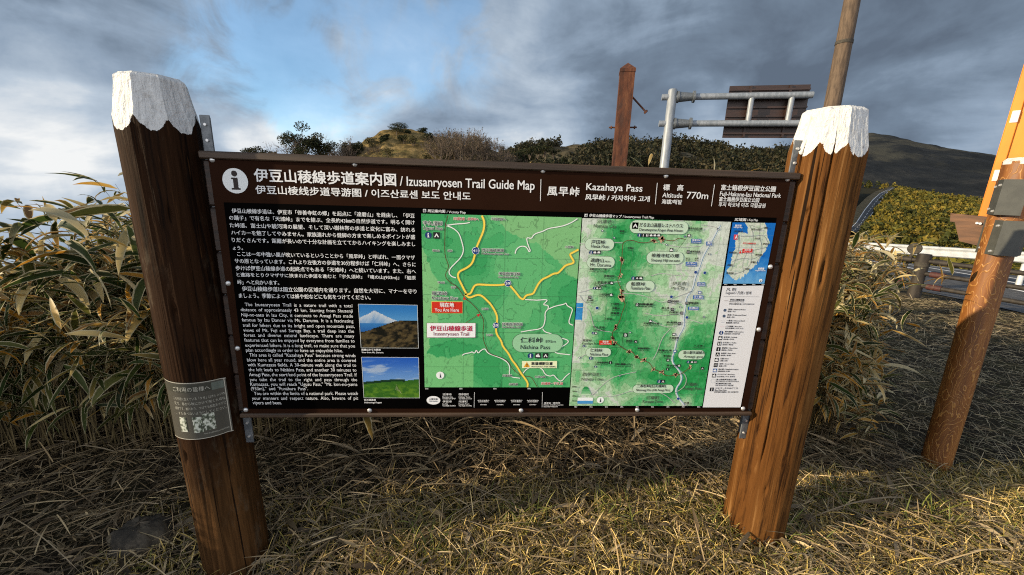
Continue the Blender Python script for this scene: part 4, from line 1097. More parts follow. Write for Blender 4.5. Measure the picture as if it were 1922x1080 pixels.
trm, uvA = sheet_print('trail_map', A_cor, 190, 236, f_trail)
mb = MB()
def pA(u, v): 
    tl, tr, br_, bl = [B(*q) for q in A_cor]; return (tl*(1-u)+tr*u)*(1-v)+(bl*(1-u)+br_*u)*v
for u in np.linspace(.06, .94, 7): stroke(mb, [pA(u, .003), pA(u, .997)], 0.0005, 3, lin(110, 140, 116))
for v in np.linspace(.11, .93, 7): stroke(mb, [pA(.003, v), pA(.997, v)], 0.0005, 3, lin(110, 140, 116))
stroke(mb, [B(*q) for q in river_px], 0.0058, 3, lin(206, 214, 216)); stroke(mb, [B(q[0]+2.2, q[1]) for q in river_px], 0.0016, 4, lin(84, 140, 184))
g = np.random.default_rng(17)
GR = [[p6(1380, 410), p6(1200, 430), p6(1030, 395), p6(960, 375)], [p6(1320, 730), p6(1100, 720), p6(980, 690), p6(860, 730)], [p6(1300, 890), p6(1100, 960), p6(990, 1020), p6(850, 960), p6(700, 920), p6(560, 910)], [p7(1130, 100), p7(1000, 110), p7(880, 120), p7(770, 90)],
      [p7(1130, 200), p7(1020, 230), p7(940, 220), p7(820, 160)], [p7(1020, 240), p7(940, 330), p7(890, 470), p7(850, 540)], [p7(120, 40), p7(230, 40), p7(250, 130), p7(290, 250), p7(450, 280)], [p7(150, 520), p7(210, 480), p7(330, 470), p7(450, 440)],
      [p7(270, 880), p7(340, 800), p7(440, 720), p7(530, 690), p7(690, 660)], [p7(230, 870), p7(400, 900), p7(500, 890), p7(640, 840)], [p6(100, 900), p6(200, 880), p6(250, 850), p6(420, 800), p6(540, 790)], [p6(90, 380), p6(180, 390), p6(330, 470), p6(440, 370), p6(560, 375)],
      [p7(1110, 650), p7(1180, 700), p7(1160, 800), p7(1060, 860)], [p6(100, 940), p6(140, 1000), p6(250, 1060)], [p6(1590, 230), p6(1540, 200), p6(1400, 180)], [p7(640, 850), p7(760, 830), p7(940, 860), p7(1060, 960)], [p7(1160, 150), p7(1260, 170), p7(1330, 190)]]
for pts in GR:
    q = [B(a+g.normal()*.5, b+g.normal()*.5) for a, b in pts]
    stroke(mb, q, 0.0026, 3, lin(226, 226, 218)); stroke(mb, q, 0.0011, 4, lin(120, 124, 124))
for k in range(16):                            # rocky tracts coloured along the ridge
    i = [4, 5, 12, 14, 17, 18, 23, 25, 26, 28, 30, 31, 33, 34, 36, 38][k]; q = B(*trail_px[i]); s = g.uniform(.006, .013)
    for r_ in range(5): patch(mb, [q+g.normal(size=2)*0.006+np.array(d)*s*.5 for d in ((-1, .5), (.2, 1), (1, -.2), (.1, -1))], 4, lin(204, 172, 138)*g.uniform(.8, 1.1))
stroke(mb, [B(*q) for q in trail_px], 0.0021, 5, lin(104, 52, 34))
for a, c in ((p6(130, 345), p6(165, 300)), (p7(520, 440), p7(450, 555)), (p7(635, 460), p7(560, 570)), (p7(460, 280), p7(560, 280)), (p7(558, 310), p7(550, 420)), (p7(455, 280), p7(460, 350)), (p7(440, 420), p7(550, 420)), (p6(1230, 340), p6(1130, 470))):
    stroke(mb, [B(*a), B(*c)], 0.0010, 5, lin(40, 60, 46))
mb.build('road_lines', M['ink'], trm)
mb = MB()
G_ = lin(192, 216, 190)
for q in ([p6(640, 150), p6(1250, 150), p6(1250, 270), p6(640, 270)], [p6(162, 333), p6(462, 333), p6(462, 452), p6(162, 452)], [p6(182, 524), p6(468, 524), p6(468, 642), p6(182, 642)], [p6(820, 474), p6(1200, 474), p6(1200, 596), p6(820, 596)],
          [p6(600, 782), p6(892, 782), p6(892, 896), p6(600, 896)], [p7(205, 428), p7(440, 428), p7(440, 512), p7(205, 512)], [p7(660, 782), p7(1040, 782), p7(1040, 860), p7(660, 860)], [p7(1100, 450), p7(1352, 450), p7(1340, 535), p7(1100, 535)]):
    pill(mb, q, 4, G_, lin(84, 104, 88), 0.0010)
def T6(s, x0, y0, x1, h, cap=False, bold=0.008, col=INK): T(mb, s, p6(x0, y0), p6(x1, y0+(x1-x0)*.012), h, col, 7, bold, cap)
def T7(s, x0, y0, x1, h, cap=False, bold=0.008, col=INK): T(mb, s, p7(x0, y0), p7(x1, y0), h, col, 7, bold, cap)
pict(mb, p6(693, 192), 0.0118, 'roof')
T6('だるま山高原レストハウス', 735, 208, 1195, 8, bold=.014); T6('Darumayama Kogen Rest House', 735, 250, 1195, 5.4, True)
T6('戸田峠', 222, 388, 370, 8, bold=.014); T6('Heda Pass', 220, 428, 408, 6.2, True); T6('達磨山', 215, 582, 355, 7.6, bold=.014); T6('Mt. Daruma', 212, 626, 432, 6.2, True); T6('982m', 368, 582, 425, 3, True)
T6('修善寺虹の郷', 862, 530, 1155, 7.4, bold=.014); T6('Shuzenji Niji-no-sato', 858, 574, 1165, 5.4, True); T6('船原峠', 645, 832, 795, 7.2, bold=.014); T6('Funabara Pass', 645, 872, 852, 6, True)
T7('仁科峠', 243, 466, 357, 6.8, bold=.014); T7('Nishina Pass', 240, 500, 415, 5.2, True); T7('二本杉峠(旧天城峠)', 690, 812, 970, 6.6, bold=.014); T7('Nihonsugi Pass (Old Amagi Pass)', 685, 842, 1010, 4.4, True)
T7('道の駅天城越え', 1138, 485, 1345, 5.6, bold=.012); T7('Amagi-goe', 1142, 520, 1330, 4.4, True)
GC = lin(70, 84, 74)
T6('沼津市', 285, 168, 450, 7.4, col=GC); T6('Numazu City', 250, 212, 492, 6.4, True, col=GC); T6('伊豆市', 1085, 828, 1235, 7.4, col=GC); T6('Izu City', 1078, 868, 1220, 6, True, col=GC)
T7('西伊豆町', 170, 698, 345, 6.8, col=GC); T7('Nishiizu Town', 160, 740, 370, 5.6, True, col=GC); T7('河津町', 780, 922, 910, 6.4, col=GC); T7('Kawazu Town', 750, 955, 945, 5.4, True, col=GC); T7('天城峠', 1165, 792, 1268, 6.2, col=GC); T7('Amagi Pass', 1140, 828, 1318, 5.2, True, col=GC)
T6('土肥駐車場', 255, 812, 425, 5.4); T6('Toi Parking', 255, 840, 385, 4, True); T6('宇久須峠', 0, 0, 1, 1) if False else None
T7('宇久須峠', 270, 240, 382, 4.8); T7('Ugusu Pass', 275, 260, 385, 3.6, True); T7('風早峠', 172, 366, 258, 4.8); T7('Kazahaya Pass', 168, 392, 325, 3.6, True); T7('土肥峠', 380, 158, 455, 4.4)
for s, x0, y, x1 in (('修善寺自然公園', 1255, 232, 1405), ('達磨山キャンプ場', 205, 668, 385), ('駿河湾', 530, 262, 575), ('古稀山', 610, 440, 670), ('南無妙峠', 360, 738, 470), ('八木沢温泉', 305, 935, 415), ('船原温泉', 1075, 1008, 1155), ('嵯峨沢温泉', 1265, 1025, 1365), ('修善寺温泉', 1280, 478, 1385), ('吉奈温泉', 735, 1040, 875), ('出口', 1230, 553, 1270), ('大平', 1325, 553, 1365), ('小土肥峠', 430, 1035, 520), ('恋人岬', 175, 998, 245)):
    T6(s, x0, y, x1, 4, bold=.02); T6('Point of View', x0, y+17, x1, 2.2, True)
for s, x0, y, x1 in (('伽藍山', 455, 52, 525), ('南伽藍', 440, 100, 525), ('湯ヶ島', 930, 50, 1005), ('白壁荘', 1005, 92, 1095), ('湯ヶ島温泉', 980, 190, 1080), ('猫越岳', 590, 366, 650), ('猫越峠展望台', 700, 440, 815), ('仁科峠展望台', 288, 576, 415), ('後藤山', 480, 592, 640), ('天城会館', 1005, 338, 1095), ('浄蓮の滝', 895, 460, 1030), ('滑沢渓谷', 950, 512, 1020), ('踊子歩道', 980, 605, 1085), ('大滝', 1145, 965, 1195), ('八丁池', 1240, 415, 1325), ('天城遊々の森', 755, 200, 910), ('伊豆の国', 700, 15, 850)):
    T7(s, x0, y, x1, 3.8, bold=.02); T7('Point of View', x0, y+15, x1, 2.1, True)
for x, y, r, kd in ((736, 293, .0072, 'i'), (778, 294, .0068, 'view'), (820, 294, .0068, 'toilet'), (862, 295, .0068, 'park'), (902, 295, .0068, 'bus'), (943, 296, .0068, 'park'), (222, 477, .0072, 'i'), (263, 477, .007, 'park'), (305, 477, .007, 'bus'), (670, 752, .0072, 'i'), (712, 752, .007, 'roof'), (753, 752, .007, 'park'), (442, 803, .0062, 'park'), (258, 858, .0055, 'i'), (288, 858, .005, 'park'), (318, 858, .005, 'roof'), (436, 930, .0062, 'bus'), (1078, 452, .0068, 'bus'), (1258, 473, .0062, 'waves'), (1265, 298, .006, 'park'), (1222, 308, .004, 'i'), (208, 955, .006, 'waves'), (1055, 1000, .006, 'waves'), (1243, 1018, .006, 'waves'), (712, 1032, .006, 'bus'), (1380, 905, .006, 'blue')): pict(mb, p6(x, y), r, kd)
for x, y, r, kd in ((250, 525, .0074, 'i'), (272, 284, .0055, 'i'), (298, 284, .005, 'park'), (183, 408, .005, 'i'), (438, 568, .006, 'view'), (295, 607, .005, 'i'), (908, 750, .0078, 'i'), (945, 750, .0075, 'roof'), (1188, 562, .0062, 'i'), (1225, 562, .006, 'bus'), (1258, 562, .006, 'toilet'), (1037, 55, .006, 'waves'), (1125, 90, .006, 'waves'), (1103, 190, .006, 'waves'), (825, 168, .006, 'bus'), (683, 366, .006, 'roof'), (1050, 296, .006, 'park'), (1060, 458, .006, 'blue'), (993, 545, .006, 'roof'), (1100, 598, .006, 'bus'), (1325, 625, .006, 'roof'), (695, 12, .006, 'bus'), (988, 632, .005, 'view')): pict(mb, p7(x, y), r, kd)
for x0, y0, x1, y1, s in ((1290, 332, 1398, 380, '修善寺IC'), (1450, 362, 1512, 405, '駅'), (1230, 578, 1350, 625, '大平IC'), (1355, 795, 1440, 838, '出口IC'), (1310, 935, 1420, 975, '月ヶ瀬IC'), (1255, 1055, 1370, 1090, '矢熊IC')):
    box(mb, [p6(x0, y0), p6(x1, y0+1), p6(x1, y1+1), p6(x0, y1)], 4, lin(36, 96, 168), None); T(mb, s, p6(x0+8, y0+24), p6(x1-8, y0+24), 3.6, WHITE, 7, .02); T(mb, 'Interchange', p6(x0+8, y0+40), p6(x1-8, y0+40), 2.2, WHITE, 7, .01, True)
for q in (p6(1335, 688), p6(1432, 694), p6(1078, 950), p7(310, 42), p7(1175, 132), p7(1092, 915)): shield(mb, q, 0.0068, None)
for q in (p6(342, 246), p6(468, 322), p6(1027, 395), p6(1483, 494), p6(1575, 230), p7(628, 277), p7(530, 695), p7(142, 520), p7(1340, 128), p7(1112, 32)): disc(mb, B(*q), 0.0042, 5, lin(40, 60, 90), 12); disc(mb, B(*q), 0.0022, 6, lin(230, 235, 235), 10)
box(mb, [p7(330, 354), p7(450, 354), p7(450, 397), p7(330, 397)], 5, lin(208, 52, 30), None); T(mb, '現在地', p7(362, 374), p7(418, 374), 3.6, WHITE, 7, .02); T(mb, 'You Are Here', p7(342, 391), p7(438, 391), 2.6, WHITE, 7, .01, True)
box(mb, [p7(562, 280), p7(606, 280), p7(606, 322), p7(562, 322)], 4, lin(24, 64, 36), None); T(mb, 'B', p7(574, 314), p7(594, 314), 5, WHITE, 7, .03, True)
c = B(*p7(342, 930)); disc(mb, c, 0.0145, 4, lin(236, 240, 238), 24); patch(mb, [c+np.array(d)*0.0145 for d in ((.05, .8), (.25, -.7), (.0, -.5), (-.2, -.7))], 5, INK)
tb = [B(*p7(150+q*105/10, 880-90*math.exp(-((q-5)/2.6)**2)+5)) for q in range(11)]
for top, bot, cl in ((800, 822, (40, 138, 74)), (822, 846, (84, 164, 104)), (846, 868, (118, 180, 128)), (868, 884, (180, 212, 176))):
    f_ = lambda y: 52*((y-796)/88.0)**0.5; patch(mb, rectpx([p7(203-f_(top), top), p7(203+f_(top), top), p7(203+f_(bot)+4, bot), p7(203-f_(bot)-4, bot)]), 4, lin(*cl))
patch(mb, rectpx([p7(125, 906), p7(270, 906), p7(270, 936), p7(122, 936)]), 4, lin(236, 240, 240)); patch(mb, rectpx([p7(122, 936), p7(270, 936), p7(268, 964), p7(120, 964)]), 4, lin(70, 146, 204))
for s, y in (('1000m', 806), ('500m', 850), ('100m', 895), ('0m', 942)): T(mb, s, p7(72, y), p7(118, y), 2.6, INK, 7, .02, True)
mb.build('map_lettering', M['ink'], trm)

# --- key map
k8 = 2.77
def p8(x, y): return (1300+x/k8, 390+y/k8)
K_cor = [(1374.7, 417.8), (1456, 418.9), (1434.3, 532.6), (1356.7, 532.6)]
def inside(u, v, poly):
    r = np.zeros(u.shape, bool); n = len(poly)
    for i in range(n):
        (x0, y0), (x1, y1) = poly[i], poly[(i+1) % n]
        c = ((y0 > v) != (y1 > v)) & (u < (x1-x0)*(v-y0)/(y1-y0+1e-12)+x0); r ^= c
    return r
land = [uv_of(K_cor, p8(*q)) for q in [(262, 70), (285, 100), (285, 135), (240, 130), (222, 170), (220, 215), (205, 250), (195, 300), (175, 330), (200, 365), (225, 378), (262, 360), (300, 325), (330, 300), (352, 258), (380, 225), (398, 180), (385, 150), (388, 115), (370, 72)]]
def f_key(u, v):
    n = fbm(u*14, v*18, 71, 4)
    c = mixc((36, 112, 186), (120, 176, 220), sstep(.45, 1.05, v+0.25*(n-.5)))
    du = (fbm(u*30, v*30, 5, 3)-.5)*.05; l = inside(u+du, v+du, land)
    c[l] = steps(n, [.42, .6], [(206, 216, 200), (222, 226, 216), (196, 212, 190)])[l]
    return c
key, uvK = sheet_print('key_map', K_cor, 84, 104, f_key)
mb = MB()
def pK(u, v):
    tl, tr, br_, bl = [B(*q) for q in K_cor]; return (tl*(1-u)+tr*u)*(1-v)+(bl*(1-u)+br_*u)*v
g = np.random.default_rng(5)
for pts in ([(295, 90), (320, 150), (300, 220), (310, 280), (270, 330), (215, 345)], [(250, 150), (320, 150), (370, 140), (395, 190)], [(225, 220), (290, 225), (350, 215), (385, 205)], [(205, 280), (260, 260), (310, 270), (345, 250)], [(350, 80), (345, 150), (365, 220), (330, 290)], [(240, 140), (240, 220), (215, 290), (195, 330)], [(300, 90), (350, 110), (385, 100)], [(265, 340), (255, 290), (285, 225)]):
    stroke(mb, [B(*p8(*q)) for q in pts], 0.0013, 3, lin(120, 126, 124))
for u in (.25, .5, .75): stroke(mb, [pK(u, .004), pK(u, .996)], 0.0004, 3, lin(96, 140, 176))
for v in (.2, .4, .6, .8): stroke(mb, [pK(.004, v), pK(.996, v)], 0.0004, 3, lin(96, 140, 176))
mb.build('road_lines', M['ink'], key)
mb = MB()
for s, x0, y, x1, h, cl in (('駿河湾', 217, 99, 250, 4, WHITE), ('Suruga Bay', 210, 107, 255, 2.6, WHITE), ('相模灘', 335, 322, 368, 4, WHITE), ('Sagami Nada', 322, 331, 375, 2.6, WHITE), ('伊豆の国市', 302, 118, 355, 3.6, INK), ('伊東市', 362, 193, 392, 3.6, INK), ('沼津市', 213, 128, 260, 3.6, INK), ('伊豆市', 320, 165, 348, 3.6, INK), ('東伊豆町', 322, 250, 360, 3.6, INK), ('河津町', 297, 288, 325, 3.6, INK), ('西伊豆町', 186, 238, 228, 3.6, INK), ('松崎町', 178, 303, 205, 3.6, INK), ('下田市', 265, 323, 292, 3.6, INK), ('南伊豆町', 172, 345, 212, 3.6, INK), ('熱海市', 370, 110, 388, 3.6, INK), ('伊豆山稜線歩道', 258, 190, 325, 3.2, lin(200, 40, 50))):
    T(mb, s, p8(x0, y), p8(x1, y), h, cl, 7, .02)
box(mb, [p8(213, 140), p8(233, 140), p8(231, 166), p8(211, 166)], 4, lin(214, 70, 84), None); T(mb, 'A', p8(217, 161), p8(229, 161), 6.4, WHITE, 7, .02, True)
box(mb, [p8(258, 214), p8(310, 214), p8(308, 236), p8(256, 236)], 4, lin(206, 40, 34), None); T(mb, '現在地', p8(266, 224), p8(300, 224), 3, WHITE, 7, .02); T(mb, 'You Are Here', p8(261, 233), p8(304, 233), 2, WHITE, 7, .01, True)
patch(mb, rectpx([p8(238, 238), p8(246, 222), p8(252, 238)]), 5, lin(206, 40, 34))
c = B(*p8(352, 379)); disc(mb, c, 0.0068, 4, lin(236, 240, 240), 18); patch(mb, [c+np.array(d)*0.0068 for d in ((0, .8), (.3, -.7), (-.3, -.7))], 5, INK)
mb.build('map_lettering', M['ink'], key)

# --- legend
L_cor = [(1356, 537.3), (1433.6, 536.2), (1389.5, 764.7), (1318.8, 764.7)]
mb = MB(); patch(mb, rectpx(L_cor), 2, lin(222, 222, 225)); leg = mb.build('legend', M['ink'], board)
k9 = 9.0
def p9(x, y): return (1330+x/k9, 540+y/k9)
def p0(x, y): return (1330+x/k9, 650+y/k9)
mb = MB()
T(mb, '凡 例', p9(290, 58), p9(452, 60), 6.2, INK, 3, .008); T(mb, 'Legend / 凡例 / 범례', p9(285, 108), p9(712, 112), 4.6, INK, 3, .006, True)
stroke(mb, [B(*p9(252, 150)), B(*p9(850, 156))], 0.0007, 3, INK)
rows = [(p9, '伊豆山稜線歩道', 355, 222, 597, 3.6), (p9, 'Izusanryosen Trail', 347, 252, 585, 2.6), (p9, '伊豆山棱线步道 / 이즈산료센 보도', 340, 290, 765, 2.8),
        (p9, '国道 / National Road', 325, 382, 612, 3.0), (p9, '国道 / 국도', 318, 415, 452, 2.8), (p9, '県道 / Prefectural Road', 312, 476, 628, 3.0), (p9, '县道 / 현도', 303, 512, 435, 2.8), (p9, '一般道 / General Road', 300, 572, 603, 3.0), (p9, '普通道路 / 일반도로', 288, 607, 505, 2.8),
        (p9, 'バス路線 / Bus Line', 280, 668, 550, 3.0), (p9, '公交车路线 / 버스 노선', 273, 700, 575, 2.8), (p9, '案内標識 / Information', 268, 758, 583, 3.0), (p9, '信息标识 / 안내표지판', 258, 793, 522, 2.8), (p9, '駐車場 / Parking', 250, 852, 473, 3.0), (p9, '停车场 / 주차장', 243, 885, 422, 2.8),
        (p9, 'お手洗い / Toilet', 233, 943, 460, 3.0), (p9, '洗手间 / 화장실', 228, 976, 405, 2.8), (p0, '展望地 / View Point', 218, 43, 480, 3.0), (p0, '观景点 / 전망대', 210, 78, 390, 2.8), (p0, '休憩所 / Rest Area', 203, 133, 447, 3.0), (p0, '休息处 / 휴게소', 196, 167, 376, 2.8),
        (p0, '公園 / Park', 190, 222, 332, 3.0), (p0, '公园 / 공원', 182, 257, 310, 2.8), (p0, '温泉 / Onsen (Spa)', 175, 312, 420, 3.0), (p0, '温泉 / 온천', 168, 346, 292, 2.8), (p0, '道の駅 / Roadside Station', 158, 402, 498, 3.0), (p0, '公路休息站 / 휴게소', 148, 435, 355, 2.8),
        (p0, 'バスのりば / Bus Stop', 140, 490, 433, 3.0), (p0, '公交车站 / 버스 정류장', 133, 525, 437, 2.8), (p0, '富士箱根伊豆国立公園', 125, 577, 460, 3.2), (p0, 'Fuji-Hakone-Izu National Park', 118, 610, 503, 2.6), (p0, '富士箱根伊豆国立公园', 112, 642, 368, 2.8), (p0, '후지 하코네 이즈 국립공원', 108, 674, 410, 2.8),
        (p0, 'ジオパークのみどころ', 105, 722, 485, 3.2), (p0, 'Geo View Point', 95, 752, 298, 2.6), (p0, '世界地质公园景点 / 지오 공원 볼거리', 90, 785, 492, 2.8)]
for fn, s, x0, y, x1, h in rows: T(mb, s, fn(x0, y), fn(x1, y), h, INK, 3, .018)
def pic3(q, r, kd):
    m2 = MB(); pict(m2, q, r, kd); m2.v = [v+np.array([0, LAY[3]-LAY[5], 0]) for v in m2.v]
    for v, f, c_ in zip(m2.v, m2.f, m2.c): pass
    off = mb.n; mb.v += m2.v; mb.f += [f+off for f in m2.f]; mb.m += m2.m; mb.c += m2.c; mb.e += m2.e; mb.smooth += m2.smooth; mb.n += m2.n
stroke(mb, [B(*p9(262, 222)), B(*p9(332, 224))], 0.0014, 3, lin(90, 60, 50))
for q in (p9(272, 382), p9(257, 480)): disc(mb, B(*q), 0.0062, 3, lin(70, 86, 110), 8)
stroke(mb, [B(*p9(205, 562)), B(*p9(268, 563))], 0.0006, 3, lin(140, 150, 170)); stroke(mb, [B(*p9(200, 588)), B(*p9(265, 589))], 0.0006, 3, lin(140, 150, 170)); stroke(mb, [B(*p9(190, 660)), B(*p9(262, 661))], 0.0010, 3, lin(220, 180, 190))
pic3(p9(208, 763), .0085, 'i')
for fn, x, y, kd in ((p9, 193, 853, 'park'), (p9, 178, 945, 'toilet'), (p0, 162, 48, 'view'), (p0, 148, 138, 'roof'), (p0, 132, 230, 'park'), (p0, 117, 318, 'waves'), (p0, 102, 408, 'blue'), (p0, 88, 495, 'bus'), (p0, 50, 728, 'view')): pic3(fn(x, y), .0082, kd)
q = [B(*p0(*d)) for d in ((42, 555), (108, 555), (102, 617), (36, 617))]
for a, b in zip(q, q[1:]+q[:1]): stroke(mb, [a, b], 0.0006, 3, lin(130, 150, 150))
mb.build('legend_lettering', M['ink'], leg)

# ------------------------------------------------------------------ laminated notice stapled round the left post
def on_post(px, py, r):
    """point on the left log under a pixel of the survey photo -> (angle, height)"""
    d = FWD+(px-961)/F_PX*RGT-(py-540)/F_PX*UPV; ox, oy = CAM[0]+1.158, CAM[1]-0.04
    a = d[0]**2+d[1]**2; b = 2*(ox*d[0]+oy*d[1]); c = ox*ox+oy*oy-r*r; disc_ = max(b*b-4*a*c, 0); t = (-b-math.sqrt(disc_))/(2*a); p = CAM+t*d
    return math.atan2(p[0]+1.158, -(p[1]-0.04)), p[2]
RN = 0.1195
aL, zT = on_post(318, 712, RN); aR, zT2 = on_post(420, 707, RN); _, zB = on_post(350, 823, RN); aL -= 0.30
zT = on_post(345, 717, RN)[1]; zTR = on_post(420, 708, RN)[1]; zBR = on_post(436, 807, RN)[1]; zBL = on_post(345, 824, RN)[1]
def np_(u, v, off=0.0):                        # u along the wrap, v downward
    a = aL+(aR-aL)*u; z = (zT*(1-u)+zTR*u)*(1-v)+(zBL*(1-u)+zBR*u)*v
    lift = 0.010*np.clip((u-.90)/.1, 0, 1)**2
    return np.stack([-1.158+(RN+off+lift)*np.sin(a), 0.04-(RN+off+lift)*np.cos(a), z], -1)
notice = tag(empty('paper_notice', np_(np.array(.5), np.array(.5))), 'small grey laminated notice wrapped round the left log post', 'notice')
def wrap_grid(u0, u1, v0, v1, nu, nv, off):
    u, v = np.meshgrid(np.linspace(u0, u1, nu+1), np.linspace(v0, v1, nv+1)); i, j = np.meshgrid(np.arange(nv), np.arange(nu), indexing='ij'); n1 = nu+1
    return np_(u.ravel(), v.ravel(), off), np.stack([(i+1)*n1+j, (i+1)*n1+j+1, i*n1+j+1, i*n1+j], -1).reshape(-1, 4)
mb = MB(); v, f = wrap_grid(0, 1, 0, 1, 30, 6, 0.0); mb.add(v, f, 0, (0.080, 0.076, 0.064), smooth=True)
v, f = wrap_grid(0, 1, 0, 1, 30, 6, -0.0012); mb.add(v, f[:, ::-1], 0, (0.080, 0.076, 0.064), smooth=True)
m_, nt_, b_ = new_mat('laminate', 0.22, 0, 0.5); a_ = nt_.nodes.new('ShaderNodeAttribute'); a_.attribute_name = 'Col'; nt_.links.new(a_.outputs['Color'], b_.inputs['Base Color'])
mb.build('sheet', m_, notice)
mb = MB()
v, f = wrap_grid(0, .80, 0.03, .17, 24, 1, 0.0006); mb.add(v, f, 0, (0.045, 0.045, 0.035)); v, f = wrap_grid(.80, .97, 0.04, .17, 5, 1, 0.0006); mb.add(v, f, 0, (0.12, 0.14, 0.12))
for q in ((0, 1, 0, .012), (0, 1, .988, 1), (.975, .985, 0, 1)): v, f = wrap_grid(*q, 24, 1, 0.0008); mb.add(v, f, 0, (0.42, 0.40, 0.34))
def nt_text(s, u0, u1, v1, hv, col):
    v, f = glyphs(s, 0.02); x0, x1 = v[:, 0].min(), v[:, 0].max(); y0, y1 = v[:, 1].min(), v[:, 1].max()
    mb.add(np_(u0+(v[:, 0]-x0)/(x1-x0)*(u1-u0), v1-(v[:, 1]-y0)/(y1-y0)*hv, 0.0012), f, 0, col)
PW = (0.42, 0.41, 0.35)
nt_text('ご利用の皆様へ', .22, .78, .155, .085, PW)
for k, s in enumerate(('この付近に生えている「クサ」はオレンジの', '花で、春から秋にかけて咲く大切な', '植物です。触れたり、つけても採取をせずに', '、また食べないようにしてください。')): nt_text(s, .20, .965, .30+k*.085, .052, PW)
g = np.random.default_rng(8)
for u0, u1, a, b in ((.24, .36, .60, .86), (.46, .60, .60, .88), (.61, .78, .56, .86)):
    v, f = wrap_grid(u0, u1, a, b, 12, 16, 0.0009); n = fbm(np.repeat(np.arange(17), 13)*.55, np.tile(np.arange(13), 17)*.55, int(u0*100), 3)
    mb.add(v, f, 0, np.where(n[:, None] > .52, np.array((0.58, 0.60, 0.52)), np.where(n[:, None] > .44, np.array((0.24, 0.27, 0.2)), np.array((0.06, 0.07, 0.05)))))
nt_text('環境省 富士箱根伊豆国立公園管理事務所', .60, .96, .925, .024, PW)
mb.build('notice_print', M['ink'], notice)

# ================================================================== POLES, SIGNS AND THE TRAIL POST
def polar(az, dist, z=0.0): return np.array([CAM[0]+dist*math.sin(R(az)), CAM[1]+dist*math.cos(R(az)), z])

# rusty steel post with its left-over bolts
pr = polar(17.75, 4.5); pr[2] = zg(pr[0], pr[1])
rp = tag(empty('rusty_post', pr), 'tall rusty square steel post with loose bolts rising behind the board', 'post')
top_z = CAM[2]+4.5*0.290; rot = np.array([[math.cos(.25), math.sin(.25), 0], [-math.sin(.25), math.cos(.25), 0], [0, 0, 1]])
mb = MB(); w = 0.072
zs = np.linspace(pr[2]-.2, top_z-0.07, 24); ring = []
for z in zs: ring += [rot@np.array([a*w, b*w, 0])+np.array([pr[0], pr[1], z]) for a, b in ((-1, -1), (1, -1), (1, 1), (-1, 1))]
n = len(zs); mb.add(ring, [(4*i+j, 4*i+(j+1) % 4, 4*i+4+(j+1) % 4, 4*i+4+j) for i in range(n-1) for j in range(4)])
mb.build('shaft', M['rust'], rp)
mb = MB(); c4 = [rot@np.array([a*w*1.06, b*w*1.06, 0])+np.array([pr[0], pr[1], top_z-.07]) for a, b in ((-1, -1), (1, -1), (1, 1), (-1, 1))]
c5 = [q+np.array([0, 0, -.03]) for q in c4]
mb.add(c5+c4+[np.array([pr[0], pr[1], top_z])], [(0, 1, 5, 4), (1, 2, 6, 5), (2, 3, 7, 6), (3, 0, 4, 7), (4, 5, 8), (5, 6, 8), (6, 7, 8), (7, 4, 8), (3, 2, 1, 0)])
mb.build('pointed_cap', M['rust'], rp)
sd = np.array([math.cos(R(17.75)), -math.sin(R(17.75)), 0])
zb = CAM[2]+4.5*0.155
mb = MB(); a = np.array([pr[0], pr[1], zb]); mb.tube([a-sd*0.135, a+sd*0.145], 0.008, 8); mb.tube([a+sd*.115, a+sd*.13], 0.018, 6); mb.tube([a-sd*.118, a-sd*.104], 0.018, 6); mb.build('bolt', M['rust'], rp)
mb = MB(); a = np.array([pr[0], pr[1], CAM[2]+4.5*0.222])+sd*0.06; b = np.array([pr[0], pr[1], CAM[2]+4.5*0.188])+sd*0.215
mb.tube([a, b], 0.009, 8); d = (b-a)/np.linalg.norm(b-a); mb.tube([b-d*.006, b+d*.012], 0.022, 6); mb.build('bolt', M['rust'], rp)

# road sign on a grey pole, seen from behind
DG = 14.0
pg = polar(23.5, DG); pg[2] = -0.3
gs = tag(empty('road_sign', pg), 'grey steel pole with two arms carrying a large brown road sign seen from behind', 'road sign')
gtop = ray_at(1260, 168, DG)[2]
mb = MB(); mb.tube([pg+[0, 0, -.3], [pg[0], pg[1], gtop-.04], [pg[0], pg[1], gtop]], [0.142, 0.135, 0.11], 20); mb.build('pole', M['galv_pole'], gs)
zU = ray_at(1275, 182, DG)[2]; zL = ray_at(1270, 232, DG)[2]
def hit_z(px, py, z):
    d = FWD+(px-961)/F_PX*RGT-(py-540)/F_PX*UPV; return CAM+d*(z-CAM[2])/d[2]
pe = hit_z(1524, 178.5, zU); adir = pe-np.array([pg[0], pg[1], zU]); alen = np.linalg.norm(adir); adir /= alen
for z in (zU, zL):
    mb = MB(); o = np.array([pg[0], pg[1], z]); mb.tube([o-adir*.30, o+adir*(alen+.02)], 0.092, 16); mb.build('arm', M['galv_pole'], gs)
    mb = MB()
    for s in (0.16, 0.62):
        mb.tube([o+adir*(s-.03), o+adir*(s+.03)], 0.17, 18)
    mb.tube([o+adir*.19, o+adir*.59], [.15, .11], 10)
    mb.build('flange', M['galv'], gs)
def arm_s(px, py, z):
    q = hit_z(px, py, z); return (q-np.array([pg[0], pg[1], z]))@adir
s0 = arm_s(1371, 181, zU); s1 = alen+.02
up_ = ray_at(1373, 158, np.hypot(*(np.array([pg[0], pg[1]])+adir[:2]*s0-CAM[:2])))[2]; dn_ = ray_at(1364, 257, np.hypot(*(np.array([pg[0], pg[1]])+adir[:2]*s0-CAM[:2])))[2]
back = np.cross(adir, [0, 0, 1.0]); back /= np.linalg.norm(back)
if back@(pg-CAM) < 0: back = -back
rotg = np.stack([adir, back, [0, 0, 1]], 1)
def arm_pt(s, b, z): return np.array([pg[0], pg[1], 0])+adir*s+back*b+np.array([0, 0, z])
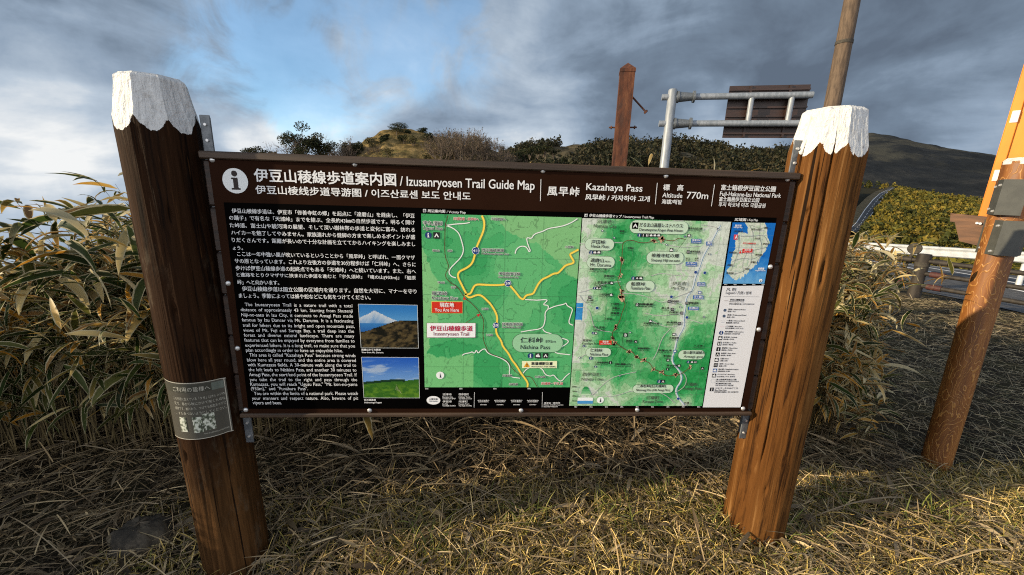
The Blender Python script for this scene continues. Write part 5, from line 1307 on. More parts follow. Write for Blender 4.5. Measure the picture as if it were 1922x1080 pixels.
mb = MB(); mb.box(arm_pt((s0+s1)/2, .24, (up_+dn_)/2), (s1-s0, .012, up_-dn_), rotg); mb.build('sign_plate', M['sign_back'], gs)
mb = MB()
for k in range(6): mb.box(arm_pt((s0+s1)/2, .205, dn_+(up_-dn_)*(k+.5)/6), (s1-s0, .055, .05), rotg)
mb.build('stiffener', M['sign_back'], gs)
for f in (.27, .76):
    mb = MB(); s = s0+(s1-s0)*f; mb.box(arm_pt(s, .225, (up_+dn_)/2), (.06, .09, up_-dn_-.02), rotg); mb.build('backing_rib', M['sign_back'], gs)
    mb = MB(); mb.tube([arm_pt(s, .0, zL), arm_pt(s, .0, zU)], .075, 14); mb.build('upright', M['galv_pole'], gs)

# leaning brown utility pole behind the right-hand log
pc = polar(40.3, 11.0); pc[2] = -0.4; pc2 = polar(39.7, 11.0, CAM[2]+11*.62)
cp_ = tag(empty('utility_pole', pc), 'tall brown concrete utility pole rising behind the right log post', 'pole')
mb = MB(); k = np.linspace(0, 1, 12)[:, None]; mb.tube(pc*(1-k)+pc2*k, np.linspace(.165, .122, 12), 20); mb.build('shaft', M['concrete_pole'], cp_)
mb = MB(); q = pc*(1-.58)+pc2*.58; mb.tube([q-[0, 0, .03], q+[0, 0, .03]], .150, 20); mb.build('band', M['fence_wrap'], cp_)

# ------------------------------------------------------------------ trail signpost on the right
SP = np.array([2.603, 0.462, 0.0]); SP[2] = zg(SP[0], SP[1])
e_c = np.array([CAM[0]-SP[0], CAM[1]-SP[1], 0]); e_c /= np.linalg.norm(e_c); e_r = np.array([-e_c[1], e_c[0], 0])
sp_ = tag(empty('trail_signpost', SP), 'carved brown trail signpost with grey steel bands and an orange board behind', 'signpost')
DS = np.hypot(*(SP-CAM)[:2])
def sp_px(px, py, c=0.0):
    """pixel -> point of the upright plane through the signpost facing the viewpoint, moved c metres towards it"""
    o = SP+e_c*c; d = FWD+(px-961)/F_PX*RGT-(py-540)/F_PX*UPV; t = ((o-CAM)@e_c)/(d@e_c); return CAM+t*d
mb = MB(); nth = 72; th = np.linspace(0, 2*math.pi, nth, endpoint=False); zs = np.linspace(SP[2]-.12, 1.80, 120)
TH, Z = np.meshgrid(th, zs); rr2 = 0.064*(1+.03*(fbm(TH*1.5, Z*2.5, 4)-.5)+.012*np.sin(2*TH))
capz = 1.80
fac = np.full(TH.shape, 9.)
for k in range(6):
    dd = np.cos(TH-k*math.pi/3-.3); fac = np.minimum(fac, np.where(dd > .2, (0.051+.55*(capz-Z))/np.where(dd > .2, dd, .2), 9))
wh = fac < rr2; rr2 = np.minimum(rr2, fac)-.006*sstep(capz-.012, capz, Z)**2
LEAN = -e_r*.019
V = np.stack([SP[0]+rr2*np.sin(TH)+LEAN[0]*Z, SP[1]-rr2*np.cos(TH)+LEAN[1]*Z, Z], -1).reshape(-1, 3); n1 = nth
i, j = np.meshgrid(np.arange(len(zs)-1), np.arange(n1), indexing='ij')
Fq = np.stack([i*n1+j, i*n1+(j+1) % n1, (i+1)*n1+(j+1) % n1, (i+1)*n1+j], -1).reshape(-1, 4)
wf = (wh[:-1]*1+wh[1:]+np.roll(wh, -1, 1)[:-1]+np.roll(wh, -1, 1)[1:]).reshape(-1) >= 2
def subm(Fs):
    u, inv = np.unique(Fs, return_inverse=True); return V[u], inv.reshape(Fs.shape)
v, f = subm(Fq[~wf]); mb.add(v, f, smooth=True); po = mb.build('post', M['carved'], sp_)
mb = MB(); v, f = subm(Fq[wf]); mb.add(v, f); mb.add(np.vstack([V[-n1:], [[SP[0]+LEAN[0]*capz, SP[1]+LEAN[1]*capz, capz+.004]]]), [(q, (q+1) % n1, n1) for q in range(n1)]); mb.build('white_cap', M['white_paint'], po)
zU0, zU1 = sp_px(1880, 404, .09)[2], sp_px(1890, 337, .09)[2]; zL0, zL1 = sp_px(1866, 479, .09)[2], sp_px(1880, 414, .09)[2]
def r_of(px, py, c): return (sp_px(px, py, c)-SP)@e_r
for z0, z1, qa, qb, qc in ((zU0, zU1, (1861, 370), (1875, 370), (1926, 372)), (zL0, zL1, (1838.5, 445), (1874, 447), (1919, 448))):
    sh = 0; ra, rb, rc = r_of(*qa, .0), r_of(*qb, .098), r_of(*qc, .088)
    mb = MB(); plan = [(ra+.004, -.05), (ra, .0), (rb, .098), (rc, .088), (rc+.014, -.04)]
    pts = [SP+e_r*a+e_c*b for a, b in plan]; inn = [SP+e_r*a*.95+e_c*(b-.004) for a, b in plan]
    zz0, zz1 = np.array([0, 0, z0-SP[2]]), np.array([0, 0, z1-SP[2]]); n = len(pts)
    for A in range(n-1):
        mb.quad(pts[A]+zz0, pts[A+1]+zz0, pts[A+1]+zz1, pts[A]+zz1); mb.quad(inn[A+1]+zz0, inn[A]+zz0, inn[A]+zz1, inn[A+1]+zz1)
        mb.quad(pts[A]+zz1, pts[A+1]+zz1, inn[A+1]+zz1, inn[A]+zz1); mb.quad(inn[A]+zz0, inn[A+1]+zz0, pts[A+1]+zz0, pts[A]+zz0)
    for A in (0, n-1): mb.quad(pts[A]+zz0, inn[A]+zz0, inn[A]+zz1, pts[A]+zz1)
    bd = mb.build('steel_band', M['grey_sheet'], sp_)
    for a, b, fz in ((ra*.75+rb*.25, .020, .80), (ra*.75+rb*.25, .020, .16), (ra*.2+rb*.8, .079, .84), (ra*.2+rb*.8, .079, .10)):
        q = SP+e_r*a+e_c*b+np.array([0, 0, z0-SP[2]+(z1-z0)*fz]); nn = (-e_r*.75+e_c*.66); s = MB(); s.tube([q, q+nn*.007], [.0075, .005], 10); s.build('screw', M['screw'], bd)
# arrow board clamped by the lower band
poly = [sp_px(*q, -.02) for q in ((1784, 400.5), (1783, 416), (1792, 417.5), (1800.5, 453), (1833, 461), (1852, 462), (1862, 408))]
mb = MB(); mb.prism(poly, -e_c*.032); ab = mb.build('arrow_board', M['arrow_wood'], sp_)
for q in ((1834, 419), (1840, 420)): s = MB(); p = sp_px(*q, -.02); s.tube([p, p+e_c*.012], [.008, .006], 10); s.build('screw', M['screw'], ab)
# orange board standing behind the post
def ob_px(px, py, c=-.085): return sp_px(px, py, c)
b0, b1, t0 = ob_px(1852, 405), ob_px(1853, 405), ob_px(1915.5, 84)
edge = lambda z: 0
r_bot = (b0-SP)@e_r; r_top = (t0-SP)@e_r; rl = (r_bot+r_top)/2
zb_, zt2 = b0[2]-.03, t0[2]
def ob(r, c, z): return SP*[1, 1, 0]+e_r*r+e_c*(c-.085)+np.array([0, 0, z])
mb = MB(); Wd = .46
ch = .03
poly = [ob(rl, 0, zb_), ob(rl+Wd, 0, zb_), ob(rl+Wd, 0, zt2-ch), ob(rl+Wd-ch, 0, zt2), ob(rl+ch, 0, zt2), ob(rl, 0, zt2-ch)]
mb.prism(poly, -e_c*.03); obp = mb.build('orange_board', M['orange'], sp_)
for r0_, r1_, za, zc_ in ((rl+.002, rl+.038, zb_+.004, zt2-.03), (rl+Wd-.038, rl+Wd-.002, zb_+.004, zt2-.03), (rl+.042, rl+Wd-.042, zt2-.045, zt2-.006)):
    mb = MB(); mb.box(ob((r0_+r1_)/2, .006, (za+zc_)/2), (r1_-r0_, .012, zc_-za), np.stack([e_r, e_c, [0, 0, 1]], 1), bev=.002); mb.build('moulding', M['orange'], obp)
for py in (107, 222, 330):
    z = ob_px(1880, py)[2]; mb = MB(); q = ob(rl+.024, .0155, z); mb.box(q, (.027, .005, .058), np.stack([e_r, e_c, [0, 0, 1]], 1), bev=.002); mb.build('white_tab', M['white_tab'], obp)

# ------------------------------------------------------------------ low pipe fence by the car park
def z_at(px, py, z): return hit_z(px, py, z)
fp = gpx(1713, 561); fpt = fp.copy()
fdir = dirr if dirr[1] < 0 else -dirr
fdir = np.array([0.30, -0.954, 0]); fdir /= np.linalg.norm(fdir)
fence = tag(empty('pipe_fence', fp), 'low dark brown pipe fence with thick posts beside the road', 'fence')
for s in (-2.35, 0.0, 2.35, 4.7):
    mb = MB(); b = fp+fdir*s; b[2] = zg(b[0], b[1]); k = np.linspace(0, 1, 8)
    mb.tube([b+np.array([0, 0, -.15+(.93)*t]) for t in k], .088+.006*np.sin(k*9), 16); pst = mb.build('fence_post', M['fence_brown'], fence)
    mb = MB(); mb.tube([b+[0, 0, .57], b+[0, 0, .64]], .098, 16); mb.build('collar', M['fence_wrap'], pst)
for s in (-2.35, 0.0, 2.35):
    for z in (.245, .455, .665):
        mb = MB(); a = fp+fdir*(s+.02); c = fp+fdir*(s+2.33); a[2] = zg(a[0], a[1])+z; c[2] = zg(c[0], c[1])+z; mb.tube([a, c], .036, 12); rl_ = mb.build('rail', M['fence_brown'], fence)
        mb = MB(); d = (c-a)/np.linalg.norm(c-a); d0 = d
        for q0, q1 in ((a+d*.12, a+d*.30), (c-d*.30, c-d*.12)): mb = MB(); mb.tube([q0, q1], .048, 12); mb.build('rail_sleeve', M['red_rust'] if z < .6 else M['fence_brown'], rl_)
# round delineator on a thin stalk tied beside the post
dl = gpx(1706, 556)+np.array([-.16, .16, 0]); dl[2] = zg(dl[0], dl[1])
tg = tag(empty('road_delineator', dl), 'round grey road delineator on a thin stalk beside the fence post', 'delineator')
ztop = ray_at(1717, 467, np.hypot(*(dl-CAM)[:2])); v_ = np.array([ztop[0]-dl[0], ztop[1]-dl[1], 0])
mb = MB(); mb.tube([dl+[0, 0, -.1], dl+v_*.4+[0, 0, .35], [ztop[0], ztop[1], ztop[2]]], .022, 10); mb.build('stalk', M['fence_wrap'], tg)
mb = MB(); fc = np.array([CAM[0]-dl[0], CAM[1]-dl[1], 0]); fc /= np.linalg.norm(fc); mb.tube([ztop+fc*-.02, ztop+fc*.005, ztop+fc*.02], [.098, .098, .085], 24); mb.build('reflector', M['fence_wrap'], tg)

# guardrail on the far side
gd = []
g0 = ray_at(1640, 456, 16.2); g1 = ray_at(1840, 468, 16.6); gdir = g1-g0; gz0, gz1 = g0[2], g1[2]
gr_ = tag(empty('guardrail', [g0[0], g0[1], -.4]), 'white corrugated guardrail on the far side of the road', 'guardrail')
def gpt(t): return g0+gdir*t
prof = [(0, 0), (.05, -.012), (.05, -.055), (-.0, -.11), (.0, -.145), (.05, -.20), (.05, -.255), (0, -.285)]
nrm_g = np.array([-gdir[1], gdir[0], 0]); nrm_g /= np.linalg.norm(nrm_g)
if nrm_g@(CAM-g0) < 0: nrm_g = -nrm_g
mb = MB(); ts = np.linspace(-.6, 2.4, 40); v = np.array([[gpt(t)+nrm_g*a+np.array([0, 0, b]) for a, b in prof] for t in ts]); m_ = len(prof)
i, j = np.meshgrid(np.arange(len(ts)-1), np.arange(m_-1), indexing='ij')
f = np.stack([i*m_+j, i*m_+j+1, (i+1)*m_+j+1, (i+1)*m_+j], -1).reshape(-1, 4); mb.add(v.reshape(-1, 3), f); mb.add(v.reshape(-1, 3)-nrm_g*.006, f[:, ::-1])
mb.build('beam', M['guard'], gr_)
L_ = np.linalg.norm(gdir); pitch = 2.0/L_
for k in range(-4, 12):
    t = .505+k*pitch*.98
    if -.6 < t < 2.4: mb = MB(); q = gpt(t)-nrm_g*.10; mb.tube([[q[0], q[1], q[2]-1.05], [q[0], q[1], q[2]-.02]], .060, 12); mb.build('guardrail_post', M['guard'], gr_)

# ================================================================== TREES ON THE KNOLL AND THE HILLSIDES
def knoll_px(px, dist): 
    a, _ = az_el(px, 262); return knoll_at(np.array([a]), np.array([float(dist)]))[0]
def tree_top_h(px, py, base, dist): return ray_at(px, py, dist)[2]-base[2]
GP = 'pines on the knoll'
for px, py, dist, w, lean, lab, sd_ in ((745, 231, 58, 2.9, (.12, 0), 'tallest dark pine on top of the pale knoll', 1), (793, 240, 60, 2.0, (.05, 0), 'small flat topped pine right of the tallest pine', 2),
                              (709, 251, 57, 1.7, (.55, 0), 'low windswept pine leaning left of the tallest pine', 3), (897, 257, 62, 1.6, (-.05, 0), 'round dark pine among the bare shrubs at the right end of the knoll', 4),
                              (768, 245, 59, 1.3, (0, 0), 'smallest pine tucked against the tallest pine', 5)):
    b = knoll_px(px, dist); h = max(tree_top_h(px, py, b, dist)+.0, 1.2); h = max(h, 2.0) if sd_ != 1 else h
    b = b-np.array([0, 0, max(0, h-tree_top_h(px, py, b, dist))])
    pine(b, h, w, 100+sd_, lean, lab, GP, pads=13+4*(sd_ == 1), nleaf=190)
g = np.random.default_rng(77)
# evergreen and bare trees left of the knoll
for px, py, dist, w, lab, s, kind in ((566, 250, 55, 3.6, 'leafy dark evergreen tree left of the knoll', 1, 'e'), (601, 262, 56, 3.0, 'smaller dark evergreen tree beside the leafy one', 2, 'e'), (547, 258, 54, 2.2, 'thin half bare tree at the left end of the treeline', 3, 'b'),
                                (640, 258, 56, 2.6, 'grey leafless tree between the evergreen and the knoll', 4, 'b'), (662, 268, 57, 2.0, 'dark low evergreen at the left foot of the knoll', 5, 'e'), (627, 266, 60, 2.6, 'pale leafless tree with upright twigs', 6, 'b'), (492, 281, 70, 3.0, 'distant low tree just above the left end of the board', 7, 'e'), (652, 270, 55, 2.0, 'short leafless tree in front of the low evergreen', 8, 'b')):
    b = knoll_px(px, dist); b[2] = ray_at(px, 300, dist)[2]-1.2; h = tree_top_h(px, py, b, dist)
    if kind == 'e':
        t = tag(empty('evergreen_tree', b), lab, 'tree', 'trees left of the knoll'); mb = MB(); gg = np.random.default_rng(300+s); cr = MB()
        for q in range(15):
            d = gg.normal(size=3)*np.array([w*.27, w*.27, h*.16])+np.array([0, 0, h*.72]); mb.tube([b+[0, 0, -.3], b+d*[.2, .2, .5], b+d], [h*.03, h*.018, h*.006], 5)
            C = b+d+in_ball(gg, 170, .3)*np.array([w*.24, w*.24, h*.15]); leaf_cards(cr, C, .13, pick(gg, 170, PINE+[(.06, .05, .02)], .4), gg, .2)
        mb.build('trunk', M['bark'], t); cr.build('crown', M['foliage'], t)
    else: bare_tree(b, h, 400+s, lab, 'trees left of the knoll', stems=6, spread=.35)
# leafless shrubs crowding the right of the knoll
for k in range(24):
    px = [820, 835, 850, 866, 880, 892, 905, 918, 930, 943, 955, 842, 858, 874, 888, 902, 915, 690, 705, 812, 828, 925, 938, 868][k]; dist = g.uniform(50, 60) if k < 17 else g.uniform(47, 56)
    top = np.interp(px, [690, 760, 820, 850, 880, 900, 930, 960], [268, 258, 246, 240, 243, 249, 263, 276])+g.uniform(-3, 9)
    b = knoll_px(px, dist); hh = min(max(tree_top_h(px, top, b, dist), 1.5), 3.6); b[2] = ray_at(px, top, dist)[2]-hh
    bare_tree(b, hh, 500+k, 'grey brown leafless shrub with upright twigs on the right side of the knoll', 'leafless shrubs on the knoll', stems=7, spread=.42, rad=.013)
for k in range(34):
    px = g.uniform(655, 965); dist = g.uniform(44, 58); b = knoll_px(px, dist); w = g.uniform(1.0, 2.3); 
    bush(b, w, w*g.uniform(.5, .8), 600+k, 'small olive brown bush growing on the slope of the knoll', 'bushes on the knoll', n=300)
for k, (px, py, w) in enumerate([(722, 262, 1.5), (758, 252, 1.6), (778, 256, 1.9), (806, 250, 2.0), (734, 262, 1.4), (820, 262, 1.7), (700, 266, 1.3), (849, 258, 1.8), (790, 268, 1.7), (675, 276, 1.8)]):
    dist = g.uniform(55, 59); b = knoll_px(px, dist); b[2] = min(b[2], ray_at(px, py, dist)[2]-w*.62)
    bush(b, w, w*.75, 640+k, 'dark evergreen bush on the crest of the knoll beneath the pines', 'dark bushes on the knoll crest', PINE+BUSH[:1], n=600)
for k, (px, py) in enumerate([(965, 283), (980, 281), (995, 277), (1010, 275), (1022, 274), (975, 288), (990, 286), (1040, 277), (950, 286)]):
    dist = g.uniform(56, 66); b = ray_at(px, py, dist); w = g.uniform(1.6, 2.6); b[2] -= w*.7
    bush(b, w, w*.8, 660+k, 'dark evergreen bush at the right foot of the knoll', 'bushes right of the knoll', PINE+BUSH[:1], n=420)

# forests too far off to count: one mass each
def forest(name, at_fn, n, az0, az1, d0, d1, w0, w1, hfac, cols, cards, seed, mask=None, patchy=0.0, cs=.22):
    g = np.random.default_rng(seed); mb = MB()
    a = g.uniform(az0, az1, n); d = np.sqrt(g.uniform(d0**2, d1**2, n))
    if mask is not None: k = mask(a, d); a, d = a[k], d[k]
    base = at_fn(a, d); n = len(a)
    if patchy:
        k = fbm(base[:, 0]*.028, base[:, 1]*.028, seed, 3) > patchy; base = base[k]; n = len(base)
    w = g.uniform(w0, w1, n); h = w*g.uniform(*hfac, n)
    C = np.repeat(base+np.stack([0*w, 0*w, h*.5], -1), cards, 0)
    u = in_ball(g, n*cards, .45); taper = 1-.45*np.clip(u[:, 2:3], 0, 1)
    C = C+u*np.stack([np.repeat(w*.5, cards)*taper[:, 0], np.repeat(w*.5, cards)*taper[:, 0], np.repeat(h*.55, cards)], -1)
    tint = np.repeat(pick(g, n, cols, .3), cards, 0)*g.uniform(.75, 1.25, (n*cards, 1))
    leaf_cards(mb, C, np.repeat(w*cs, cards), tint, g)
    return tag(mb.build(name, M['foliage']), kind='stuff')
GOLD = [(0.150, 0.120, 0.019), (0.115, 0.104, 0.020), (0.185, 0.138, 0.025), (0.078, 0.076, 0.016), (0.042, 0.048, 0.013)]
def clear_road(a, d):
    lim = np.interp(d, Dt, [az_el(*q)[0] for q in Rp]); return (a > lim+.35) | (d > 440)
forest('hillside_forest', fslope_at, 4300, 43.6, 60, 100, 445, 2.2, 4.4, (1.0, 1.6), GOLD, 40, 21, clear_road)
RG = [(0.016, 0.020, 0.010), (0.026, 0.026, 0.013), (0.05, 0.042, 0.022), (0.035, 0.034, 0.018)]
forest('ridge_forest', ridge_at, 8000, -4, 42, 165, 312, 1.8, 5.2, (.8, 1.7), RG, 18, 22, None, .42)
def left_bank(a, d):
    lim = np.interp(d, Dt, [az_el(*q)[0] for q in Lp]); return (a < lim-2.6)
forest('roadside_scrub', fslope_at, 170, 40, 46.0, 190, 440, 3, 5, (.6, .9), [(.03, .028, .014), (.06, .05, .028), (.11, .088, .05)], 26, 23, left_bank)

# ================================================================== BAMBOO GRASS, LITTER AND TURF
def blades(mb, P, dirv, L, W, droop, col, rng, seg=5, roll=None, tipc=None, fold=0.18, width_at=None):
    """P bases, dirv unit directions, droop = how far the tip bends to the ground; folded lance-shaped blades"""
    n = len(P)
    if n == 0: return
    dirv = dirv/np.linalg.norm(dirv, axis=1)[:, None]
    s = np.linspace(0, 1, seg+1)
    prof = np.sin(np.pi*np.clip(s, 0.0, 1)**0.75)**0.8 if width_at is None else width_at(s)
    prof = np.maximum(prof, .05); prof[-1] = .02
    ang = droop[:, None]*s[None, :]                         # bend
    hz = dirv*[1, 1, 0]; hn = np.linalg.norm(hz, axis=1)[:, None]; hz = np.where(hn > 1e-3, hz/np.maximum(hn, 1e-3), np.array([1., 0, 0])); el0 = np.arctan2(dirv[:, 2], hn[:, 0])
    el = el0[:, None]-ang
    step = (L/seg)[:, None]
    dh = np.cos(el)*step; dv = np.sin(el)*step
    H = np.concatenate([np.zeros((n, 1)), np.cumsum(dh[:, :-1], 1)], 1); Vv = np.concatenate([np.zeros((n, 1)), np.cumsum(dv[:, :-1], 1)], 1)
    C = P[:, None, :]+hz[:, None, :]*H[..., None]+np.array([0, 0, 1.])*Vv[..., None]
    side = np.cross(hz, [0, 0, 1.]); 
    nr = -hz[:, None, :]*np.sin(el)[..., None]+np.array([0, 0, 1.])*np.cos(el)[..., None]
    if roll is None: roll = rng.normal(0, .6, n)
    tw = roll[:, None]+rng.normal(0, .35, n)[:, None]*s
    b = side[:, None, :]*np.cos(tw)[..., None]+nr*np.sin(tw)[..., None]; nn = nr*np.cos(tw)[..., None]-side[:, None, :]*np.sin(tw)[..., None]
    hw = (W[:, None]*.5*prof[None, :])[..., None]
    V = np.stack([C-b*hw+nn*hw*fold*2, C, C+b*hw+nn*hw*fold*2], 2).reshape(-1, 3)
    k = (seg+1)*3; i, j = np.meshgrid(np.arange(seg), np.arange(2), indexing='ij')
    f0 = np.stack([i*3+j, i*3+j+1, (i+1)*3+j+1, (i+1)*3+j], -1).reshape(-1, 4)
    f = (np.arange(n)[:, None, None]*k+f0[None]).reshape(-1, 4)
    cc = np.repeat(col[:, None, :], seg+1, 1)
    if tipc is not None: cc = cc*(1-s[None, :, None]**2.2)+tipc[:, None, :]*s[None, :, None]**2.2
    cc = np.repeat(cc, 3, 1).reshape(-1, 3)
    mb.add(V, f, 0, cc, np.tile(np.array([1., 0., 1.]), n*(seg+1)), smooth=True)
SASA = [(0.034, 0.056, 0.012), (0.055, 0.074, 0.016), (0.024, 0.040, 0.010), (0.10, 0.105, 0.026), (0.045, 0.060, 0.016)]
DEAD = [(0.46, 0.28, 0.065), (0.50, 0.24, 0.030), (0.56, 0.44, 0.20), (0.27, 0.15, 0.050), (0.62, 0.54, 0.33)]
def thicket(n, region, hfun, seed, leaves=7, Lr=(.13, .29), Wr=(.018, .036), dead=.3, culm=True, scale=1.0):
    g = np.random.default_rng(seed); lf = MB(); cu = MB()
    xy = region(g, n); n = len(xy); H = hfun(xy, g)
    z0 = zg(xy[:, 0], xy[:, 1]); base = np.stack([xy[:, 0], xy[:, 1], z0-.03], -1)
    lean = g.normal(size=(n, 2))*.13+np.array([.05, -.05])
    tip = base+np.stack([lean[:, 0]*H, lean[:, 1]*H, H], -1)
    # culms
    w = g.uniform(.0022, .004, n); s = np.array([0, .5, 1.])
    Cc = base[:, None]+(tip-base)[:, None]*s[None, :, None]; Cc[:, 1, :2] -= lean*H[:, None]*.18
    offs = np.stack([np.array([math.cos(a), math.sin(a), 0]) for a in (0, 2.09, 4.19)])
    V = (Cc[:, :, None, :]+offs[None, None]*(w[:, None]*np.array([1, .8, .4]))[:, :, None, None]).reshape(-1, 3)
    f0 = np.array([[r*3+a, r*3+(a+1) % 3, r*3+3+(a+1) % 3, r*3+3+a] for r in range(2) for a in range(3)])
    cu.add(V, (np.arange(n)[:, None, None]*9+f0[None]).reshape(-1, 4), 0, np.repeat(pick(g, n, [(.10, .075, .03), (.16, .12, .055), (.06, .045, .02)], .3), 9, 0))
    # leaves: a fan at the tip and some lower down
    m = n*leaves; own = np.repeat(np.arange(n), leaves); q = np.tile(np.arange(leaves), n)
    pos = np.where(q < 4, g.uniform(.90, 1.0, m), g.uniform(.40, .95, m))
    P = base[own]+(tip-base)[own]*pos[:, None]
    a = g.uniform(0, 2*math.pi, m); el = np.where(q < 4, g.normal(.45, .42, m), g.normal(.0, .45, m))
    d = np.stack([np.cos(a)*np.cos(el), np.sin(a)*np.cos(el), np.sin(el)], -1); d[:, 0] += .15
    L = g.uniform(*Lr, m)*scale; W = L*g.uniform(.10, .165, m); droop = np.abs(g.normal(.75, .6, m))
    isd = g.random(m) < dead+.18*(pos > .93)*(g.random(m) < .5)
    col = np.where(isd[:, None], pick(g, m, DEAD, .3), pick(g, m, SASA, .3)); tipc = np.where(g.random((m, 1)) < .28, pick(g, m, DEAD, .25), col)
    blades(lf, P, d, L, W, droop, col, g, 5, None, tipc)
    return lf, cu
def thick_front(x): return np.interp(x, [-9, -7, -5, -3.5, -3.15, -2.9, -1.2, 0, 1.1, 1.7, 2.1], [-1.4, -1.1, -.72, -.40, .15, .70, .86, .92, 1.0, 1.15, 1.5])
def reg(x0, x1, depth):
    def f(g, n):
        x = g.uniform(x0, x1, n); y = thick_front(x)+depth*g.random(n)**1.5; return np.stack([x, y], -1)
    return f
def hf(lo, hi):
    def f(xy, g):
        d = xy[:, 1]-thick_front(xy[:, 0]); return g.uniform(lo, hi, len(xy))*(.58+.42*np.maximum(sstep(0, .75, d), sstep(-2.7, -3.3, xy[:, 0])))*np.interp(xy[:, 0], [-4.6, -3.2, -2.5], [.62, .66, 1.0])
    return f
def clump_xy(g, n):
    a = np.radians(g.normal(41.8, 2.7, n)); d = g.uniform(3.0, 4.4, n); return np.stack([CAM[0]+d*np.sin(a), CAM[1]+d*np.cos(a)], -1)
def clump_h(xy, g): return np.interp(az_of(xy[:, 0], xy[:, 1]), [36, 42, 44, 45.6, 48], [1.38, 1.30, 1.02, .68, .35])*g.uniform(.6, 1.0, len(xy))
def tall(xy, g): return g.uniform(1.60, 1.74, len(xy))
parts = [thicket(15, lambda g, n: np.stack([g.uniform(.2, 1.5, n), g.uniform(.95, 1.7, n)], -1), tall, 6, 5, Lr=(.10, .18), dead=.8), thicket(4, lambda g, n: np.stack([g.uniform(-.7, .2, n), g.uniform(1.0, 1.6, n)], -1), tall, 7, 4, Lr=(.08, .15), dead=.8),
         thicket(2000, reg(-4.6, -1.0, 1.8), hf(1.16, 1.62), 1, 8, Lr=(.12, .25), dead=.24),
         thicket(700, reg(-8.0, -4.4, 2.2), hf(1.0, 1.4), 2, 7, Lr=(.15, .32), dead=.3),
         thicket(700, reg(-1.1, 1.3, 2.2), hf(1.25, 1.66), 3, 7, Lr=(.14, .30), dead=.36),
         thicket(900, clump_xy, clump_h, 4, 9, Lr=(.08, .19), dead=.5)]
lf = MB(); cu = MB()
for a, b in parts:
    for dst, src in ((lf, a), (cu, b)):
        dst.f += [f+dst.n for f in src.f]; dst.v += src.v; dst.m += src.m; dst.c += src.c; dst.e += src.e; dst.smooth += src.smooth; dst.n += src.n
# leaves hanging in front of the left thicket
g = np.random.default_rng(31); n = 480
x = g.uniform(-3.4, -1.28, n); zf = g.beta(1.9, 1.2, n)*1.15+.28; y = thick_front(x)-g.uniform(-.25, .12, n)*(.5+zf*.5); P = np.stack([x, y, zf], -1)
a = g.uniform(-.5, 2*math.pi-.5, n); d = np.stack([np.cos(a), np.sin(a)-.25, g.normal(.05, .4, n)], -1); isd = g.random(n) < .38
col = np.where(isd[:, None], pick(g, n, DEAD, .3), pick(g, n, SASA, .3)); L = g.uniform(.16, .33, n)
blades(lf, P, d, L, L*g.uniform(.13, .20, n), np.abs(g.normal(.9, .6, n)), col, g, 6, None, np.where(g.random((n, 1)) < .28, pick(g, n, DEAD, .25), col))
bg_ = tag(empty('bamboo_grass', (0, 1, 0)), kind='stuff')
tag(lf.build('leaf_mass', M['leaf'], bg_), kind='stuff'); tag(cu.build('culm_mass', M['straw'], bg_), kind='stuff')

# fallen straw and dead leaves
g = np.random.default_rng(41)
STRAW = [(0.27, 0.195, 0.105), (0.18, 0.132, 0.076), (0.38, 0.29, 0.165), (0.10, 0.072, 0.043), (0.23, 0.18, 0.115)]
def lay(mb, n, region, Lr, Wr, cols, up=.15, seg=4, lift=.05, droop=.5, wa=None, jit=.3):
    xy = region(n); n = len(xy); a = g.uniform(0, 2*math.pi, n); el = np.abs(g.normal(up*.5, up, n))
    P = np.stack([xy[:, 0], xy[:, 1], zg(xy[:, 0], xy[:, 1])+g.uniform(0, lift, n)], -1); d = np.stack([np.cos(a)*np.cos(el), np.sin(a)*np.cos(el), np.sin(el)], -1)
    L = g.uniform(*Lr, n); blades(mb, P, d, L, g.uniform(*Wr, n), np.abs(g.normal(droop, droop*.6, n)), pick(g, n, cols, jit), g, seg, None, None, .12, wa)
rod = lambda s: np.interp(s, [0, .1, .8, 1], [.7, 1, .8, .1])
mb = MB()
under = lambda n: np.stack([g.uniform(-4.5, 2.4, n), g.uniform(-.25, 1.35, n)], -1)
lay(mb, 17000, under, (.03, .24), (.0022, .0062), STRAW, .18, 4, .07, .35, rod, jit=.75)
lay(mb, 1500, under, (.07, .20), (.008, .024), STRAW, .2, 5, .06, .7, jit=.6)
lay(mb, 7000, under, (.015, .06), (.004, .012), STRAW, .3, 2, .05, .4, jit=.75)
lay(mb, 130, under, (.4, .9), (.003, .006), STRAW, .16, 7, .10, .5, rod)
lay(mb, 260, lambda n: np.stack([g.uniform(-1.2, 1.4, n), thick_front(g.uniform(-1.2, 1.4, n))+g.normal(0, .12, n)], -1), (.2, .6), (.003, .014), STRAW, .7, 6, .2, .9)
tag(mb.build('dry_litter', M['straw']), kind='stuff')
mb = MB()
def right_field(n):
    x = 1.2+g.random(n)**1.4*7.0; y = -.6+g.random(n)**1.2*6.5; k = (x*.954+y*.30 < fp[0]*.954+fp[1]*.30+.3) & ~((np.abs(x-2.35) < .45) & (np.abs(y-1.3) < .5)); return np.stack([x, y], -1)[k]
lay(mb, 42000, right_field, (.05, .18), (.0022, .0052), [(0.36, 0.29, 0.18), (0.24, 0.195, 0.125), (0.44, 0.36, 0.23), (0.15, 0.135, 0.07)], .22, 3, .03, .5, rod)
tag(mb.build('mown_grass', M['straw']), kind='stuff')
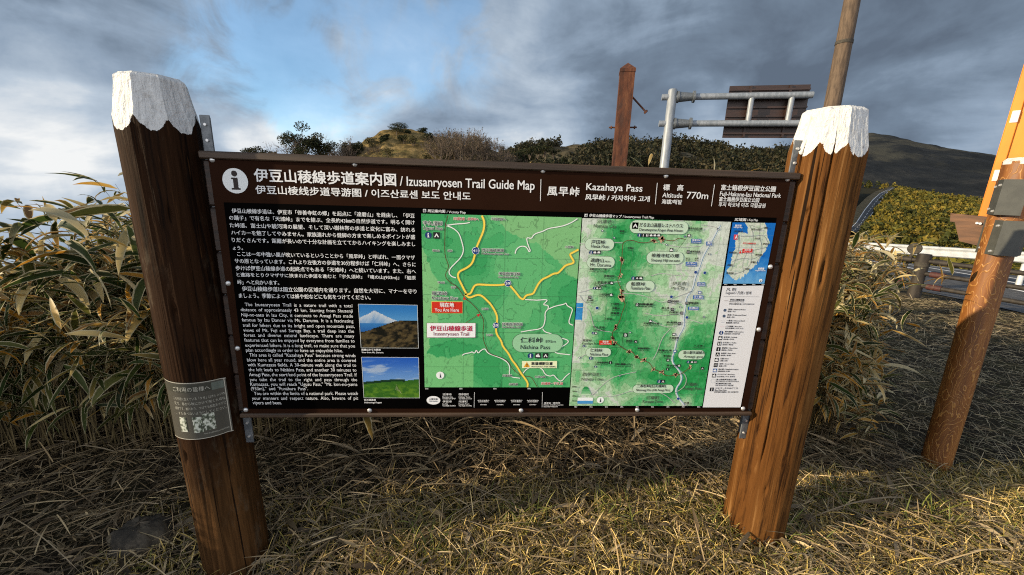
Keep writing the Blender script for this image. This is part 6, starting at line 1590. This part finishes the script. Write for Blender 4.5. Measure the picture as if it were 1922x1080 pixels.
# short turf in the evening light
TURF = [(0.60, 0.43, 0.135), (0.48, 0.35, 0.105), (0.68, 0.52, 0.25), (0.22, 0.195, 0.045), (0.36, 0.27, 0.075), (0.13, 0.145, 0.033)]
def front(n):
    x = g.uniform(-1.7, 4.2, n); y = g.uniform(-.42, .42, n)+.05*np.sin(x*5); keep = g.random(n) < sstep(.50, .16, y+.14*(fbm(x*3, y*3, 9)-.5)-.08*(x > 0)+.0)*np.where(x < -.6, .45, 1); return np.stack([x, y], -1)[keep]
mb = MB()
lay(mb, 34000, front, (.03, .10), (.0022, .0048), TURF, .8, 4, .01, .9, rod, jit=.5)
lay(mb, 9000, front, (.05, .15), (.0022, .0048), TURF[:3]+STRAW[:1], .35, 4, .04, .5, rod)
cc = np.array([(1.02, .05), (1.30, -.02), (.55, .12), (2.1, .02), (2.6, -.05), (-.35, .0), (.12, .17), (1.75, .15), (3.0, .1), (.85, .20)])
def tuft(n):
    k = g.integers(0, len(cc), n); return cc[k]+g.normal(size=(n, 2))*.055
lay(mb, 1300, tuft, (.06, .17), (.003, .006), [(0.13, 0.15, 0.03), (0.20, 0.19, 0.045), (0.09, 0.11, 0.025)], .9, 4, .01, .9, rod)
tag(mb.build('turf_grass', M['straw']), kind='stuff')
# fan of straw-coloured dead bamboo leaves in front of the board
b = gpx(1130, 985)
fan = MB(); n = 30; a = g.normal(.55, .5, n)+math.pi*.0; d = np.stack([np.cos(a), np.sin(a), g.uniform(.1, .5, n)], -1); L = g.uniform(.06, .15, n)
blades(fan, np.tile(b+[-.02, -.02, .03], (n, 1))+g.normal(size=(n, 3))*.015, d, L, L*.11, g.uniform(.2, 1.0, n), pick(g, n, [(.50, .38, .16), (.42, .30, .12)], .2), g, 6)
tag(fan.build('dead_bamboo_leaves', M['straw']), 'fan of pale dead bamboo leaves lying on the turf before the board', 'dead leaves')

# half-buried stone by the foot of the left log
st = gpx(252, 1035); bm = MB(); nu, nv = 40, 22
uu, vv = np.meshgrid(np.linspace(0, 2*math.pi, nu, endpoint=False), np.linspace(-.35*math.pi, .5*math.pi, nv))
rx = 1+.35*(fbm(np.cos(uu)*1.6+5, np.sin(uu)*1.6+vv*1.4, 12)-.5)+.30*(fbm(np.cos(uu)*5, np.sin(uu)*6+vv*6, 13)-.5)
V = np.stack([st[0]+.13*rx*np.cos(vv)*np.cos(uu), st[1]+.05+.105*rx*np.cos(vv)*np.sin(uu), st[2]+.005+.095*rx*np.sin(vv)], -1)
i, j = np.meshgrid(np.arange(nv-1), np.arange(nu), indexing='ij')
bm.add(V.reshape(-1, 3), np.stack([i*nu+j, i*nu+(j+1) % nu, (i+1)*nu+(j+1) % nu, (i+1)*nu+j], -1).reshape(-1, 4), smooth=True)
tag(bm.build('rock', M['stone']), 'half buried brown stone in the litter left of the left log post', 'rock')
